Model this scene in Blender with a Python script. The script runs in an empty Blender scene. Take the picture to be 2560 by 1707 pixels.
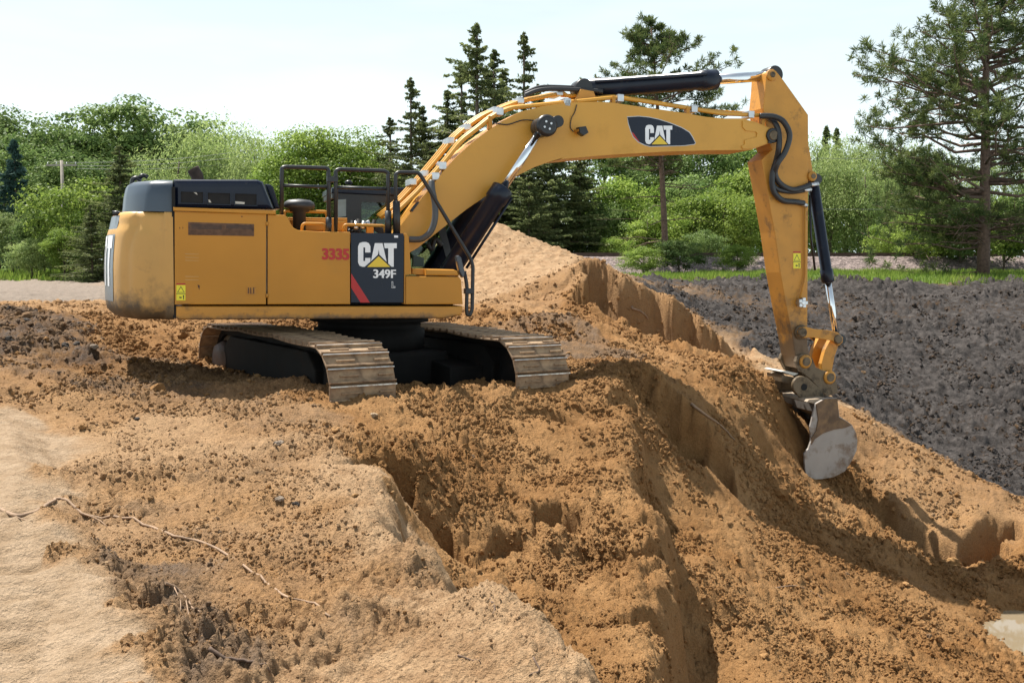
import bpy, bmesh, math, random
import numpy as np
from mathutils import Vector, Matrix
S = bpy.context.scene
COL = S.collection
R = math.radians
# ---------------------------------------------------------------- camera
F = 2500.0                        # focal length in pixels of a 2560 px wide frame
CAMH = 2.25
PITCH = math.atan((853.5 - 650) / F)
cam_d = bpy.data.cameras.new('camera'); cam = bpy.data.objects.new('camera', cam_d); COL.objects.link(cam)
cam_d.sensor_width = 36; cam_d.lens = 36 * F / 2560; cam_d.clip_start = .1; cam_d.clip_end = 3000
cam.location = (0, 0, CAMH); cam.rotation_euler = (R(90) - PITCH, 0, 0)
S.camera = cam
# ---------------------------------------------------------------- sky, sun, exposure
SUN_EL, SUN_AZ = R(62), R(49)     # sun stands behind the machine, to the left
world = bpy.data.worlds.new('World'); S.world = world; world.use_nodes = True
wn = world.node_tree.nodes; wl = world.node_tree.links; wn.clear()
sky = wn.new('ShaderNodeTexSky'); sky.sky_type = 'NISHITA'; sky.sun_disc = False
sky.sun_elevation = SUN_EL; sky.sun_rotation = -SUN_AZ
sky.air_density = 1.0; sky.dust_density = 2.5; sky.ozone_density = 1.0
wtc = wn.new('ShaderNodeTexCoord'); wmp = wn.new('ShaderNodeMapping'); wmp.inputs['Scale'].default_value = (1.4, 1.4, 7)
wns = wn.new('ShaderNodeTexNoise'); wns.inputs['Scale'].default_value = 2.6; wns.inputs['Detail'].default_value = 7
wrp = wn.new('ShaderNodeValToRGB'); wrp.color_ramp.elements[0].position = .42; wrp.color_ramp.elements[1].position = .68
wrp.color_ramp.elements[0].color = (.7, .7, .7, 1); wrp.color_ramp.elements[1].color = (1, 1, 1, 1)
wmx = wn.new('ShaderNodeMix'); wmx.data_type = 'RGBA'; wmx.inputs[7].default_value = (10.7, 12.3, 12.6, 1)
wbg = wn.new('ShaderNodeBackground'); wbg.inputs['Strength'].default_value = .052
wout = wn.new('ShaderNodeOutputWorld')
wl.new(wtc.outputs['Generated'], wmp.inputs[0]); wl.new(wmp.outputs[0], wns.inputs[0]); wl.new(wns.outputs[0], wrp.inputs[0])
wsp = wn.new('ShaderNodeSeparateXYZ'); wl.new(wtc.outputs['Generated'], wsp.inputs[0])
def wmath(op, a, b):
    q = wn.new('ShaderNodeMath'); q.operation = op
    for i, v in enumerate((a, b)):
        if isinstance(v, (int, float)): q.inputs[i].default_value = v
        else: wl.new(v, q.inputs[i])
    return q.outputs[0]
# thin haze: optical depth grows as 1 / sin(elevation), broken a little by cirrus
tau = wmath('DIVIDE', wmath('MULTIPLY', wrp.outputs[0], .34), wmath('MAXIMUM', wsp.outputs[2], .05))
wfac = wmath('SUBTRACT', 1, wmath('POWER', 2.718, wmath('MULTIPLY', tau, -1)))
wl.new(wfac, wmx.inputs[0]); wl.new(sky.outputs[0], wmx.inputs[6]); wl.new(wmx.outputs[2], wbg.inputs[0])
wl.new(wbg.outputs[0], wout.inputs[0])
sun_d = bpy.data.lights.new('sun', 'SUN'); sun = bpy.data.objects.new('sun', sun_d); COL.objects.link(sun)
sun_d.energy = 5.0; sun_d.angle = R(.53); sun_d.color = (1, .95, .86)
sdir = Vector((-math.sin(SUN_AZ) * math.cos(SUN_EL), math.cos(SUN_AZ) * math.cos(SUN_EL), math.sin(SUN_EL)))
sun.rotation_euler = sdir.to_track_quat('Z', 'Y').to_euler()
S.view_settings.view_transform = 'Standard'; S.view_settings.look = 'None'
S.view_settings.exposure = 1.02; S.view_settings.gamma = 1.0
S.render.engine = 'CYCLES'
S.cycles.use_denoising = True
S.cycles.max_bounces = 8; S.cycles.transparent_max_bounces = 12

# ---------------------------------------------------------------- helpers
def ray(px, py):
    """direction of sight through a point of the 2560x1707 picture, scaled to y = 1"""
    a, b = (px - 1280) / F, (853.5 - py) / F
    c, s = math.cos(PITCH), math.sin(PITCH)
    d = Vector((a, c + b * s, -s + b * c))
    return d / d.y
D2 = 2560 / 2352.0
def at_y(dx, dy, Y):
    d = ray(dx * D2, dy * D2); return (d.x * Y, Y, CAMH + d.z * Y)
def at_z(dx, dy, z):
    d = ray(dx * D2, dy * D2); Y = (z - CAMH) / d.z; return (d.x * Y, Y, z)

def tag(o, label=None, cat=None, group=None, kind=None):
    if label: o['label'] = label
    if cat: o['category'] = cat
    if group: o['group'] = group
    if kind: o['kind'] = kind
    return o
def link(name, me, mat=None, parent=None, smooth=False):
    o = bpy.data.objects.new(name, me); COL.objects.link(o)
    if mat is not None:
        for m in (mat if isinstance(mat, (list, tuple)) else [mat]): me.materials.append(m)
    if parent is not None: o.parent = parent
    if smooth: me.shade_smooth()
    return o
def empty(name, loc=(0, 0, 0)):
    o = bpy.data.objects.new(name, None); COL.objects.link(o); o.location = loc; o.empty_display_size = .2
    return o
def mesh_np(name, v, f, smooth=False):
    """v (n,3), f (m,k) arrays -> mesh"""
    v = np.asarray(v, np.float32); f = np.asarray(f, np.int32); k = f.shape[1]
    me = bpy.data.meshes.new(name)
    me.vertices.add(len(v)); me.vertices.foreach_set('co', v.ravel())
    me.loops.add(f.size); me.loops.foreach_set('vertex_index', f.ravel())
    me.polygons.add(len(f)); me.polygons.foreach_set('loop_start', np.arange(0, f.size, k, dtype=np.int32))
    me.update(calc_edges=True)
    if smooth: me.polygons.foreach_set('use_smooth', np.ones(len(f), bool))
    return me
def fattr(me, name, arr, dom='POINT'):
    a = me.attributes.new(name, 'FLOAT', dom); a.data.foreach_set('value', np.asarray(arr, np.float32))

# 2-D gradient noise
def _h(ix, iy, seed):
    n = (ix.astype(np.int64) * 374761393 + iy.astype(np.int64) * 668265263 + seed * 1442695041) & 0xffffffff
    n = ((n ^ (n >> 13)) * 1274126177) & 0xffffffff
    return (n ^ (n >> 16)) & 0xffff
def pn(x, y, seed=0):
    ix = np.floor(x); iy = np.floor(y); fx = x - ix; fy = y - iy
    u = fx * fx * fx * (fx * (fx * 6 - 15) + 10); v = fy * fy * fy * (fy * (fy * 6 - 15) + 10)
    def g(ox, oy):
        a = _h(ix + ox, iy + oy, seed) * (2 * math.pi / 65536)
        return np.cos(a) * (fx - ox) + np.sin(a) * (fy - oy)
    a = g(0, 0); b = g(1, 0); c = g(0, 1); d = g(1, 1)
    return ((a + u * (b - a)) * (1 - v) + (c + u * (d - c)) * v) * 1.5
def worley(x, y, seed=0):
    """distance to nearest jittered cell point, 0 at the point"""
    ix = np.floor(x); iy = np.floor(y); best = np.full(x.shape, 9.0)
    for ox in (-1, 0, 1):
        for oy in (-1, 0, 1):
            cx = ix + ox; cy = iy + oy
            hx = _h(cx, cy, seed) / 65536; hy = _h(cx, cy, seed + 7) / 65536
            best = np.minimum(best, (cx + hx - x) ** 2 + (cy + hy - y) ** 2)
    return np.sqrt(best)

# ---------------------------------------------------------------- material helpers
def mat_new(name):
    m = bpy.data.materials.new(name); m.use_nodes = True
    nt = m.node_tree; nt.nodes.clear()
    out = nt.nodes.new('ShaderNodeOutputMaterial')
    return m, nt.nodes, nt.links, out
def plain(name, col, rough=.5, metal=0, var=.12, scale=6, dirt=None, dirt_amt=.0, bump=0, spec=.5, dirt_scale=2.5, coat=0):
    """painted or bare surface with colour variation and optional dirt film in patches"""
    m, n, l, out = mat_new(name)
    p = n.new('ShaderNodeBsdfPrincipled'); l.new(p.outputs[0], out.inputs[0])
    p.inputs['Roughness'].default_value = rough; p.inputs['Metallic'].default_value = metal
    p.inputs['Specular IOR Level'].default_value = spec; p.inputs['Coat Weight'].default_value = coat
    tc = n.new('ShaderNodeTexCoord')
    ns = n.new('ShaderNodeTexNoise'); ns.inputs['Scale'].default_value = scale; ns.inputs['Detail'].default_value = 6
    l.new(tc.outputs['Object'], ns.inputs[0])
    hs = n.new('ShaderNodeHueSaturation'); hs.inputs['Color'].default_value = (*col, 1)
    mr = n.new('ShaderNodeMapRange'); mr.inputs[1].default_value = .3; mr.inputs[2].default_value = .7
    mr.inputs[3].default_value = 1 - var; mr.inputs[4].default_value = 1 + var
    l.new(ns.outputs[0], mr.inputs[0]); l.new(mr.outputs[0], hs.inputs['Value'])
    src = hs.outputs[0]
    if dirt:
        n2 = n.new('ShaderNodeTexNoise'); n2.inputs['Scale'].default_value = dirt_scale; n2.inputs['Detail'].default_value = 9
        n2.inputs['Roughness'].default_value = .68
        l.new(tc.outputs['Object'], n2.inputs[0])
        rp = n.new('ShaderNodeMapRange'); rp.inputs[1].default_value = .62 - dirt_amt * .3; rp.inputs[2].default_value = .78 - dirt_amt * .2
        l.new(n2.outputs[0], rp.inputs[0])
        mx = n.new('ShaderNodeMix'); mx.data_type = 'RGBA'; mx.inputs[7].default_value = (*dirt, 1)
        l.new(rp.outputs[0], mx.inputs[0]); l.new(src, mx.inputs[6]); src = mx.outputs[2]
        r2 = n.new('ShaderNodeMapRange'); r2.inputs[3].default_value = rough; r2.inputs[4].default_value = .9
        l.new(rp.outputs[0], r2.inputs[0]); l.new(r2.outputs[0], p.inputs['Roughness'])
    l.new(src, p.inputs['Base Color'])
    if bump:
        b = n.new('ShaderNodeBump'); b.inputs['Strength'].default_value = bump; b.inputs['Distance'].default_value = .02
        l.new(ns.outputs[0], b.inputs['Height']); l.new(b.outputs[0], p.inputs['Normal'])
    return m
# ---------------------------------------------------------------- ground: control points
CP = []      # x, y, z, material code
def cy(m, *pts):
    for (dx, dy, Y) in pts: CP.append((*at_y(dx, dy, Y), m))
def cz(m, *pts):
    for (dx, dy, z) in pts: CP.append((*at_z(dx, dy, z), m))
def cx(m, *pts):
    for p in pts: CP.append((*p, m))
def dense(pts, step=.22):
    out = [pts[0]]
    for a, b in zip(pts, pts[1:]):
        n = max(1, int(math.dist(a[:2], b[:2]) / step))
        for i in range(1, n + 1): out.append(tuple(a[k] + (b[k] - a[k]) * i / n for k in range(len(a))))
    return out
def edge(m, pts, side, off, drop, m2=None, step=.25, jit=.05):
    """a broken edge: the rim, and below it a foot `off` metres to one side and `drop` lower"""
    rng = random.Random(len(pts) * 7 + int(off * 100))
    P = [tuple(p) + (dr,) for p, dr in zip(pts, drop)]
    Q = dense(P, step)
    for i, (x, y, z, dr) in enumerate(Q):
        a = Q[max(0, i - 1)]; b = Q[min(len(Q) - 1, i + 1)]
        tx, ty = b[0] - a[0], b[1] - a[1]; L = math.hypot(tx, ty) or 1
        nx, ny = -ty / L * side, tx / L * side
        j = rng.uniform(-jit, jit)
        CP.append((x + nx * j, y + ny * j, z, m))
        CP.append((x + nx * (off + j), y + ny * (off + j), z - dr, m2 or m))
# codes: d dry pale sand, w damp brown sand, m between, k dark topsoil, s smooth lane, r road, g grass
cz('s', (10,1050,.57),(20,1200,.57),(20,1350,.57),(20,1560,.57),(150,1500,.57),(80,1330,.57),(215,1568,.57),(60,1440,.57),(-150,1100,.57),(-200,1500,.57))
cz('s', *[(a, b, .57) for a, b in ((5,1000),(25,1130),(45,1200),(60,1270),(100,1370),(140,1440),(170,1500),(225,1560),(60,1300),(40,1250),(120,1460),(180,1560),(10,1120),(80,1520))])
cz('m', (32,930,.58),(62,1080,.6),(105,1170,.63),(150,1260,.63),(225,1390,.62),(310,1530,.6),(400,1560,.6),(330,1480,.62))
cz('s', *[(a, b, .57) for a, b in ((12,960),(34,1085),(66,1185),(110,1295),(180,1420),(265,1560))])
cz('K', (330,1300,.68),(420,1400,.7),(500,1480,.66),(270,1240,.66),(390,1240,.64),(300,1350,.66),(380,1460,.66),(460,1340,.66),(520,1400,.66),(440,1530,.62),(560,1470,.64))
cz('q', (640,1020,.58),(380,1180,.62),(250,1120,.62),(520,1060,.6),(480,1180,.61),(900,1380,.61),(980,1290,.6),(130,1060,.62),(700,1060,.59))
cz('m', (450,1200,.62),(200,950,.58),(150,880,.6),(750,1150,.58),(600,1120,.6),(350,1090,.6),(660,1300,.62),(880,1300,.6))
cz('n', (300,1020,.58),(500,1000,.58),(700,980,.58),(850,1090,.58),(700,1480,.62),(400,960,.58),(820,1020,.58))
cz('d',
   (900,1450,.62),(1000,1540,.62),(1100,1480,.62),(1250,1540,.6),(1000,1350,.6),(850,1220,.58),(600,1560,.62))
cz('m', (500,1130,.6),(600,1250,.62),(800,1300,.62),(720,1230,.6),(560,1360,.63))
E1 = [at_z(*p) for p in ((868,1003,.6),(890,1070,.58),(905,1130,.58),(920,1190,.58),(940,1222,.58),(985,1237,.58),(1045,1236,.6),(1068,1298,.58),
      (1130,1325,.58),(1190,1342,.58),(1270,1385,.58),(1345,1408,.58),(1370,1450,.58),(1400,1490,.56),(1490,1566,.56))]
edge('d', E1, 1, .16, [.1,.3,.6,.85,.9,.9,.9,.85,.75,.75,.75,.75,.7,.7,.7], 'w', step=.16)
# bowl dug out in front of the tracks
cy('w', (905,915,12.2),(925,955,11.6),(1000,902,12.9),(1080,888,13.2),(1160,880,13.5),(1180,940,12.7),(1000,980,11.5),(1100,1000,11.6),(1200,1000,12),(1300,950,13),
   (1330,872,14),(1400,950,13.2),(1300,1050,11.6),(1400,1050,12),(1100,1080,10.5),(1200,1080,11),(1120,1160,9.5),(1200,1120,10.6))
S1 = [at_y(*p) for p in ((890,1003,9.5),(960,1036,9.5),(968,1085,9.4),(990,1130,9.3),(1030,1180,9.2),(1062,1230,9.1),(1095,1262,9.0))]
for p in dense(S1, .3): CP.append((*p, 'w'))
S2 = [at_y(*p) for p in ((1225,1135,10.2),(1245,1122,10.35),(1290,1118,10.4),(1335,1122,10.3),(1352,1150,10.1))]
for p in S2: CP.append((*p, 'w'))
S3 = [at_y(*p) for p in ((1345,1205,9.75),(1400,1222,9.6),(1440,1214,9.6),(1500,1202,9.6))]
for p in S3: CP.append((*p, 'w'))
cy('w', (1250,1245,9.4),(1300,1250,9.4),(1345,1262,9.3),(1370,1290,8.85),(1420,1282,8.9),(1480,1270,9.0),(1150,1290,8.3),(1250,1320,8.0),
   (1350,1370,7.5),(1420,1330,8.2),(1490,1330,8.3),(1450,1440,6.7),(1490,1500,6.3))
E2 = [at_y(*p) for p in ((1440,872,14.0),(1462,930,13.4),(1475,1000,12.5),(1466,1085,11.3),(1505,1130,10.9),(1530,1160,10.5),(1532,1200,10.1),(1550,1285,9.2),
      (1545,1370,8.2),(1540,1480,7.0),(1535,1540,6.4))]
edge('w', E2, 1, .12, [.2,.5,.7,.7,.5,.3,.45,.55,.5,.6,.4], 'w')
cy('w', (1460,846,14.8),(1430,860,14.6),(1410,838,15.4))
T2 = [at_y(*p) for p in ((1492,838,15.0),(1500,850,14.9),(1530,880,14.8),(1565,922,14.7),(1605,950,14.7),(1640,980,14.7),(1665,1015,14.6),(1690,1060,14.8))]
for p in dense(T2, .3): CP.append((*p, 'w'))
cy('w', (1560,1148,13.0),(1600,1150,13.1),(1655,1125,13.6),(1540,1178,12.4))
# long slope into the pit
cy('w', (1700,850,17.0),(1780,880,17.3),(1800,950,17.0),(1720,950,15.8),(1750,1050,15.6),(1840,1000,17.2),(1840,1080,16.9),(1700,1150,14),(1850,1200,15),(1850,1300,13),
   (1700,1300,11.5),(1700,1400,10),(2000,1300,14.3),(2000,1400,12.6),(2000,1500,11),(1700,1560,7.5),(1620,1450,8.3),(1620,1250,11.4),(1900,1568,8.8),
   (2100,1568,10.0),(2250,1568,11.3),(2180,1440,12.9),(2100,1350,13.8),(1580,1560,6.6),(1600,1200,12.2),(1640,900,16),(1580,870,16.2))
cy('w', (1890,1110,17.2),(1950,1150,16.9),(2000,1190,16.4),(2100,1255,15.6),(2180,1325,15.0))
# ridge beyond the bucket, its cut block, the pit floor
cy('m', (1955,945,19.4),(2010,985,19.0),(2060,1020,18.7),(2100,1050,18.3),(2200,1110,17.6),(2340,1178,16.8),(2000,1060,18.2),(2100,1130,17.3),(2150,1180,16.9),(2240,1160,17.0))
edge('m', [at_y(*p) for p in ((2020,1130,17.3),(2080,1190,16.7),(2140,1235,16.3),(2195,1265,16.0))], -1, .3, [.15,.3,.4,.3], 'w')
cy('w', (2250,1335,15.0),(2340,1345,14.8),(2200,1375,14.3),(2140,1320,15.1),(2390,1300,15.2),(2300,1330,15.1))
cz('w', (2350,1392,-2.86),(2236,1436,-2.86),(2300,1470,-3.1),(2352,1450,-3.15),(2318,1528,-2.86),(2352,1548,-2.8),(2420,1420,-3.1),(2420,1540,-2.9),(2260,1400,-2.8),(2500,1380,-2.8))
# dark bank behind the pit
cy('k', (1450,648,34),(1600,652,34),(1750,655,34),(1900,658,34),(2100,662,34),(2352,662,34),(2500,662,34),(1600,720,28),(1700,750,27),(1900,800,27),(2100,800,27.5),
   (2300,800,27.5),(2500,800,27.5),(2000,900,24),(2200,900,24.5),(2350,900,24.5),(2500,950,24),(2050,1000,21.8),(2200,1050,21),(2350,1100,20.5),(2350,1160,19.3),(2500,1150,20),
   (1770,790,24.8),(1850,850,23.5),(1900,900,22.5))
cy('d', (1725,800,23),(1780,845,21.5),(1830,880,20.8),(1900,920,20.2))
cx('g', (8,39,1.5),(20,39,1.5),(32,39,1.5),(8,47,1.6),(25,47,1.6),(-4,42,1.35),(40,47,1.6),(2,37,1.45),(14,36.2,1.47),(26,36.2,1.47))
# pile and cliff behind
C1 = [at_y(*p) for p in ((1345,594,23.4),(1365,599,23.2),(1400,612,23.1),(1440,640,22.9),(1500,668,22.7),(1550,690,22.5),(1600,725,22.4),(1640,760,22.3),(1680,805,22.1),(1708,834,22.0))]
for p in dense(C1, .5): CP.append((*p, 'm')); CP.append((p[0] + .25, p[1] + 1.1, p[2] - .75, 'd'))
cy('w', (1370,705,21.8),(1400,742,21.4),(1450,775,21.2),(1500,798,21.0),(1560,822,20.6),(1620,834,20.4),(1690,842,20.6))
cy('d', (1140,513,30),(1085,520,30),(1200,545,29.5),(1290,582,28.5),(1330,590,26),(1200,600,26.5),(1120,600,26.5),(1050,600,27),(1100,650,24.5),(1230,640,24.6),(1300,615,24.3),(1100,690,23.0),(1000,640,26))
cy('m', (1230,690,22.5),(1290,660,22.9),(1180,715,21))
cx('d', (-.5,35,1.2),(4,35,1.25),(-6,33,1.1),(2,31.5,2.0),(-4,30,1.6))
cy('K', (1270,728,18.8),(1300,765,18.2),(1230,738,19.2),(1350,765,18.3))
cy('w', (1180,735,19.5),(1120,728,20.2),(1430,790,18.2),(1380,742,19.6),(1500,815,18),(1600,850,17.6),(1450,845,15.6),(1320,862,15.0),(1340,850,15.6),(1660,845,18.6))
cy('K', (1370,828,16.8),(1400,815,17.2),(1320,812,17.0))  # hollow: its shadow is painted in as darker soil
# under and round the machine
cx('w', (-2.2,15.3,.3),(-3.2,16.3,.35),(-1.3,14.3,.4),(-2.6,14.2,.45),(-3.9,15.3,.4),(-.2,15.0,.5),(-3,18,.6),(-.6,17,.6),(.9,16.2,.65),(-4.6,17.6,.5),(1.0,18.2,.9),(-2,20.5,.95))
cy('w', (770,905,12.1),(830,908,12.1),(1250,862,14.1),(1300,862,14.4))
cy('m', (700,872,12.6),(640,856,13.0),(575,878,12.8),(510,858,13.9),(480,836,15.1),(420,850,14.6))
cy('Q', (300,830,15.4),(440,885,12.7),(300,880,12.2),(100,850,12.8),(0,830,13),(200,880,12))
cy('q', (560,915,11.9),(690,930,11.3))
cy('H', (190,815,14.2),(100,790,15),(0,790,14.2),(60,722,18.6),(0,708,19),(110,740,17.6),(150,775,16),(30,760,16))
cy('w', (430,752,20.5),(300,770,19),(420,800,17.3),(360,795,17.6),(250,745,21),(340,815,16.6),(500,745,21),(620,748,21))
cy('m', (170,722,22),(100,705,25),(30,880,11.8),(150,900,11.4))
cx('r', (-16,32,.98),(-10,32,1),(-30,45,1),(-12,45,1),(-30,60,1),(-5,58,1.1),(-48,60,1),(-22,36,.98),(0,48,1.25))
cx('w', (-5,30,1.05))
cx('m', (-12,25,1.0),(-20,25,.95),(-10,17,.9))
cx('g', (-48,72,1.05),(-30,70,1.1),(-15,70,1.1),(0,66,1.3),(48,70,1.6),(20,70,1.6))
cx('k', (14,20,-1.2),(20,25,.1),(15,16,-2.2),(26,30,.9))
cx('w', (9.5,11,-2.7),(8,6,-2.4),(12,9,-2.4),(3,2,-.5),(1.3,.8,.2),(4.5,4,-1.3),(2.2,4,-.25),(6,2,-1.2))
cx('d', (-1,0,.58),(0,2,.58),(0,-3,.58),(.3,3,.58),(-2,3,.58),(4,-4,.4))
cx('s', (-3,1.5,.57),(-5,5,.57),(-8,8,.57),(-5,-3,.57))
cx('m', (-10,12,.62))
CPA = np.array([p[:3] for p in CP]); CPM = [p[3] for p in CP]
def rbf_fit(P):
    n = len(P); d = np.hypot(P[:, None, 0] - P[None, :, 0], P[:, None, 1] - P[None, :, 1])
    A = np.zeros((n + 3, n + 3)); A[:n, :n] = -d + np.eye(n) * .004
    A[:n, n] = A[n, :n] = 1; A[:n, n + 1] = A[n + 1, :n] = P[:, 0]; A[:n, n + 2] = A[n + 2, :n] = P[:, 1]
    b = np.zeros(n + 3); b[:n] = P[:, 2]
    return np.linalg.solve(A, b)
RW = rbf_fit(CPA)
WTS = {'d': (0, 0, 0, 0, 0), 'w': (1, 0, 0, 0, 0), 'm': (.55, 0, 0, 0, 0), 'n': (.28, 0, 0, 0, 0), 'k': (.5, 1, 0, 0, 0), 'K': (.45, .50, 0, 0, 0), 'q': (.45, .22, 0, 0, 0), 'Q': (.6, .42, 0, 0, 0), 'H': (.95, .62, 0, 0, 0), 's': (0, 0, 1, 0, 0), 'r': (.1, .0, 0, 1, 0), 'g': (.3, .2, 0, 0, 1)}
CW = np.array([WTS[m] for m in CPM])
def ground_base(x, y):
    """smooth height and the five soil weights (damp, dark, smooth, road, grass)"""
    xq = np.clip(x, -48, 48); yq = np.clip(y, -4, 72)
    z = np.empty(len(x)); W = np.empty((len(x), 5)); n = len(CPA)
    wx = xq + .35 * pn(xq * .9, yq * .9, 3) * np.clip(yq / 12, .25, 2) + .15 * pn(xq * 3, yq * 3, 4)
    wy = yq + .35 * pn(xq * .9, yq * .9, 5) * np.clip(yq / 12, .25, 2) + .15 * pn(xq * 3, yq * 3, 6)
    P = CPA.astype(np.float32); rw = RW.astype(np.float64)
    for i in range(0, len(x), 40000):
        s = slice(i, i + 40000)
        d = np.sqrt((xq[s, None].astype(np.float32) - P[None, :, 0]) ** 2 + (yq[s, None].astype(np.float32) - P[None, :, 1]) ** 2)
        z[s] = -(d @ rw[:n].astype(np.float32)) + rw[n] + rw[n + 1] * xq[s] + rw[n + 2] * yq[s]
        d2 = (wx[s, None].astype(np.float32) - P[None, :, 0]) ** 2 + (wy[s, None].astype(np.float32) - P[None, :, 1]) ** 2 + .002
        w = 1 / (d2 * d2)
        W[s] = (w @ CW.astype(np.float32)) / w.sum(1)[:, None]
    return z, W
def rim_hit(dx, dy):
    """meeting point of a line of sight with the smooth ground"""
    d = ray(dx * D2, dy * D2); Y = np.geomspace(3, 40, 700); z, _ = ground_base(d.x * Y, Y)
    k = int(np.argmax(CAMH + d.z * Y < z)); return (d.x * Y[k], Y[k])
CARVE = []   # rim polyline (x, y, drop), side the face looks to, reach of the floor, raggedness
def scarp(side, L, rag, *pts, depth=None):
    P = []
    for q in pts:
        if len(q) == 4: x, y, _ = at_y(q[0], q[1], q[3])
        else: x, y = rim_hit(q[0], q[1])
        P.append((x, y, q[2]))
    CARVE.append((np.array(P), side, L, rag))
scarp(-1, .75, .05, (868,1003,.1,9.55), (885,1004,.45,9.5), (915,1012,.75,9.5), (958,1036,.95,9.5), (966,1080,1.0,9.4), (985,1120,1.0,9.3), (1020,1170,.95,9.2), (1060,1230,.75,9.1), (1090,1262,.2,9.0))
scarp(-1, .5, .03, (1222,1160,.1,10.0), (1234,1126,.6,10.3), (1290,1116,.72,10.4), (1338,1120,.62,10.3), (1356,1160,.12,10.0))
scarp(-1, .45, .03, (1345,1196,.1,9.8), (1395,1220,.45,9.6), (1440,1212,.5,9.6), (1490,1203,.65,9.6), (1530,1200,.75,9.7), (1550,1235,.1,9.5))
scarp(-1, .7, .05, (1440,1392,.1,7.8), (1475,1385,.5,7.9), (1510,1372,.7,8.0), (1545,1385,.5,8.0))
scarp(-1, .9, .07, (1452,842,.1,15.1), (1492,840,.7,15.0), (1500,850,.9,14.9), (1530,880,1.0,14.8), (1565,922,1.05,14.7), (1605,950,1.0,14.7), (1640,980,.9,14.7), (1662,1010,.5,14.6), (1675,1035,.05,14.6))
scarp(-1, .4, .04, (1400,915,.05,13.6), (1428,893,.4,14.0), (1465,902,.42,13.9), (1484,930,.1,13.6))
scarp(-1, .35, .04, (1210,935,.05,12.9), (1250,925,.22,13.2), (1300,930,.2,13.2), (1330,950,.05,13.0))
scarp(-1, 1.6, .10, (1330,640,.1,23.3), (1350,598,.5,23.35), (1365,600,.9,23.2), (1400,612,1.15,23.1), (1440,640,1.2,22.9), (1500,668,1.2,22.7), (1550,690,1.2,22.5), (1600,725,1.0,22.4), (1640,760,.75,22.3), (1680,805,.35,22.1), (1712,836,.05,22.0))
scarp(-1, .9, .05, (2190,1275,.1,15.9), (2212,1215,.7,16.3), (2250,1193,.95,16.5), (2300,1177,1.0,16.6), (2338,1184,.9,16.6), (2350,1235,.2,16.3))
scarp(-1, .8, .05, (1990,1110,.1,17.5), (2060,1165,.4,16.9), (2130,1215,.5,16.4), (2185,1262,.35,16.0), (2200,1280,.05,15.9))
scarp(-1, .35, .05, (1110,1200,.05,9.2), (1150,1185,.25,9.5), (1195,1205,.25,9.5), (1220,1230,.05,9.3))
scarp(-1, .3, .04, (1180,1270,.05,8.6), (1230,1262,.2,8.8), (1290,1290,.2,8.6), (1330,1320,.05,8.3))
scarp(1, 9.0, .035, (20,900,.05,12.0), (26,985,.16,9.2), (50,1080,.18,7.6), (90,1160,.2,6.5), (130,1250,.2,5.6), (198,1380,.2,4.75), (290,1545,.2,3.95), (340,1640,.2,3.5))
scarp(1, 1.0, .04, (1532,1160,.05,10.6), (1540,1200,.35,10.1), (1556,1285,.45,9.2), (1548,1370,.35,8.3), (1545,1480,.45,7.0), (1538,1545,.4,6.4), (1530,1600,.1,5.8))
def carve(x, y):
    out = np.zeros(len(x))
    for P, side, L, rag in CARVE:
        m = (x > P[:, 0].min() - L - .3) & (x < P[:, 0].max() + L + .3) & (y > P[:, 1].min() - L - .3) & (y < P[:, 1].max() + L + .3)
        if not m.any(): continue
        X = x[m] + rag * pn(x[m] * 2.3, y[m] * 2.3, 81) * 2.2 + rag * .5 * pn(x[m] * 8, y[m] * 8, 82)
        Y = y[m] + rag * pn(x[m] * 2.3, y[m] * 2.3, 83) * 2.2 + rag * .5 * pn(x[m] * 8, y[m] * 8, 84)
        bd = np.full(len(X), 1e9); bs = np.zeros(len(X)); br = np.zeros(len(X))
        for a, b in zip(P, P[1:]):
            t = b[:2] - a[:2]; l2 = (t ** 2).sum(); k = np.clip(((X - a[0]) * t[0] + (Y - a[1]) * t[1]) / l2, 0, 1)
            qx = X - a[0] - k * t[0]; qy = Y - a[1] - k * t[1]; d = np.hypot(qx, qy)
            sg = (t[0] * qy - t[1] * qx) / math.sqrt(l2)       # > 0: left of travel
            u = d < bd; bd[u] = d[u]; bs[u] = np.where(np.abs(sg[u]) > d[u] * .25, np.sign(sg[u]), 0); br[u] = (a[2] + (b[2] - a[2]) * k)[u]
        face = np.clip(bd / (.04 + .17 * br), 0, 1) ** .8 if L < 4 else np.clip(bd / .32, 0, 1) ** 1.2; back = 1 - np.clip((bd - .15 * L) / (.85 * L), 0, 1)
        back = back * back * (3 - 2 * back) if L < 4 else np.clip((L - bd) / 1.5, 0, 1)
        out[m] -= np.where(bs * side > 0, br * face * back, 0)
    return out
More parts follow.
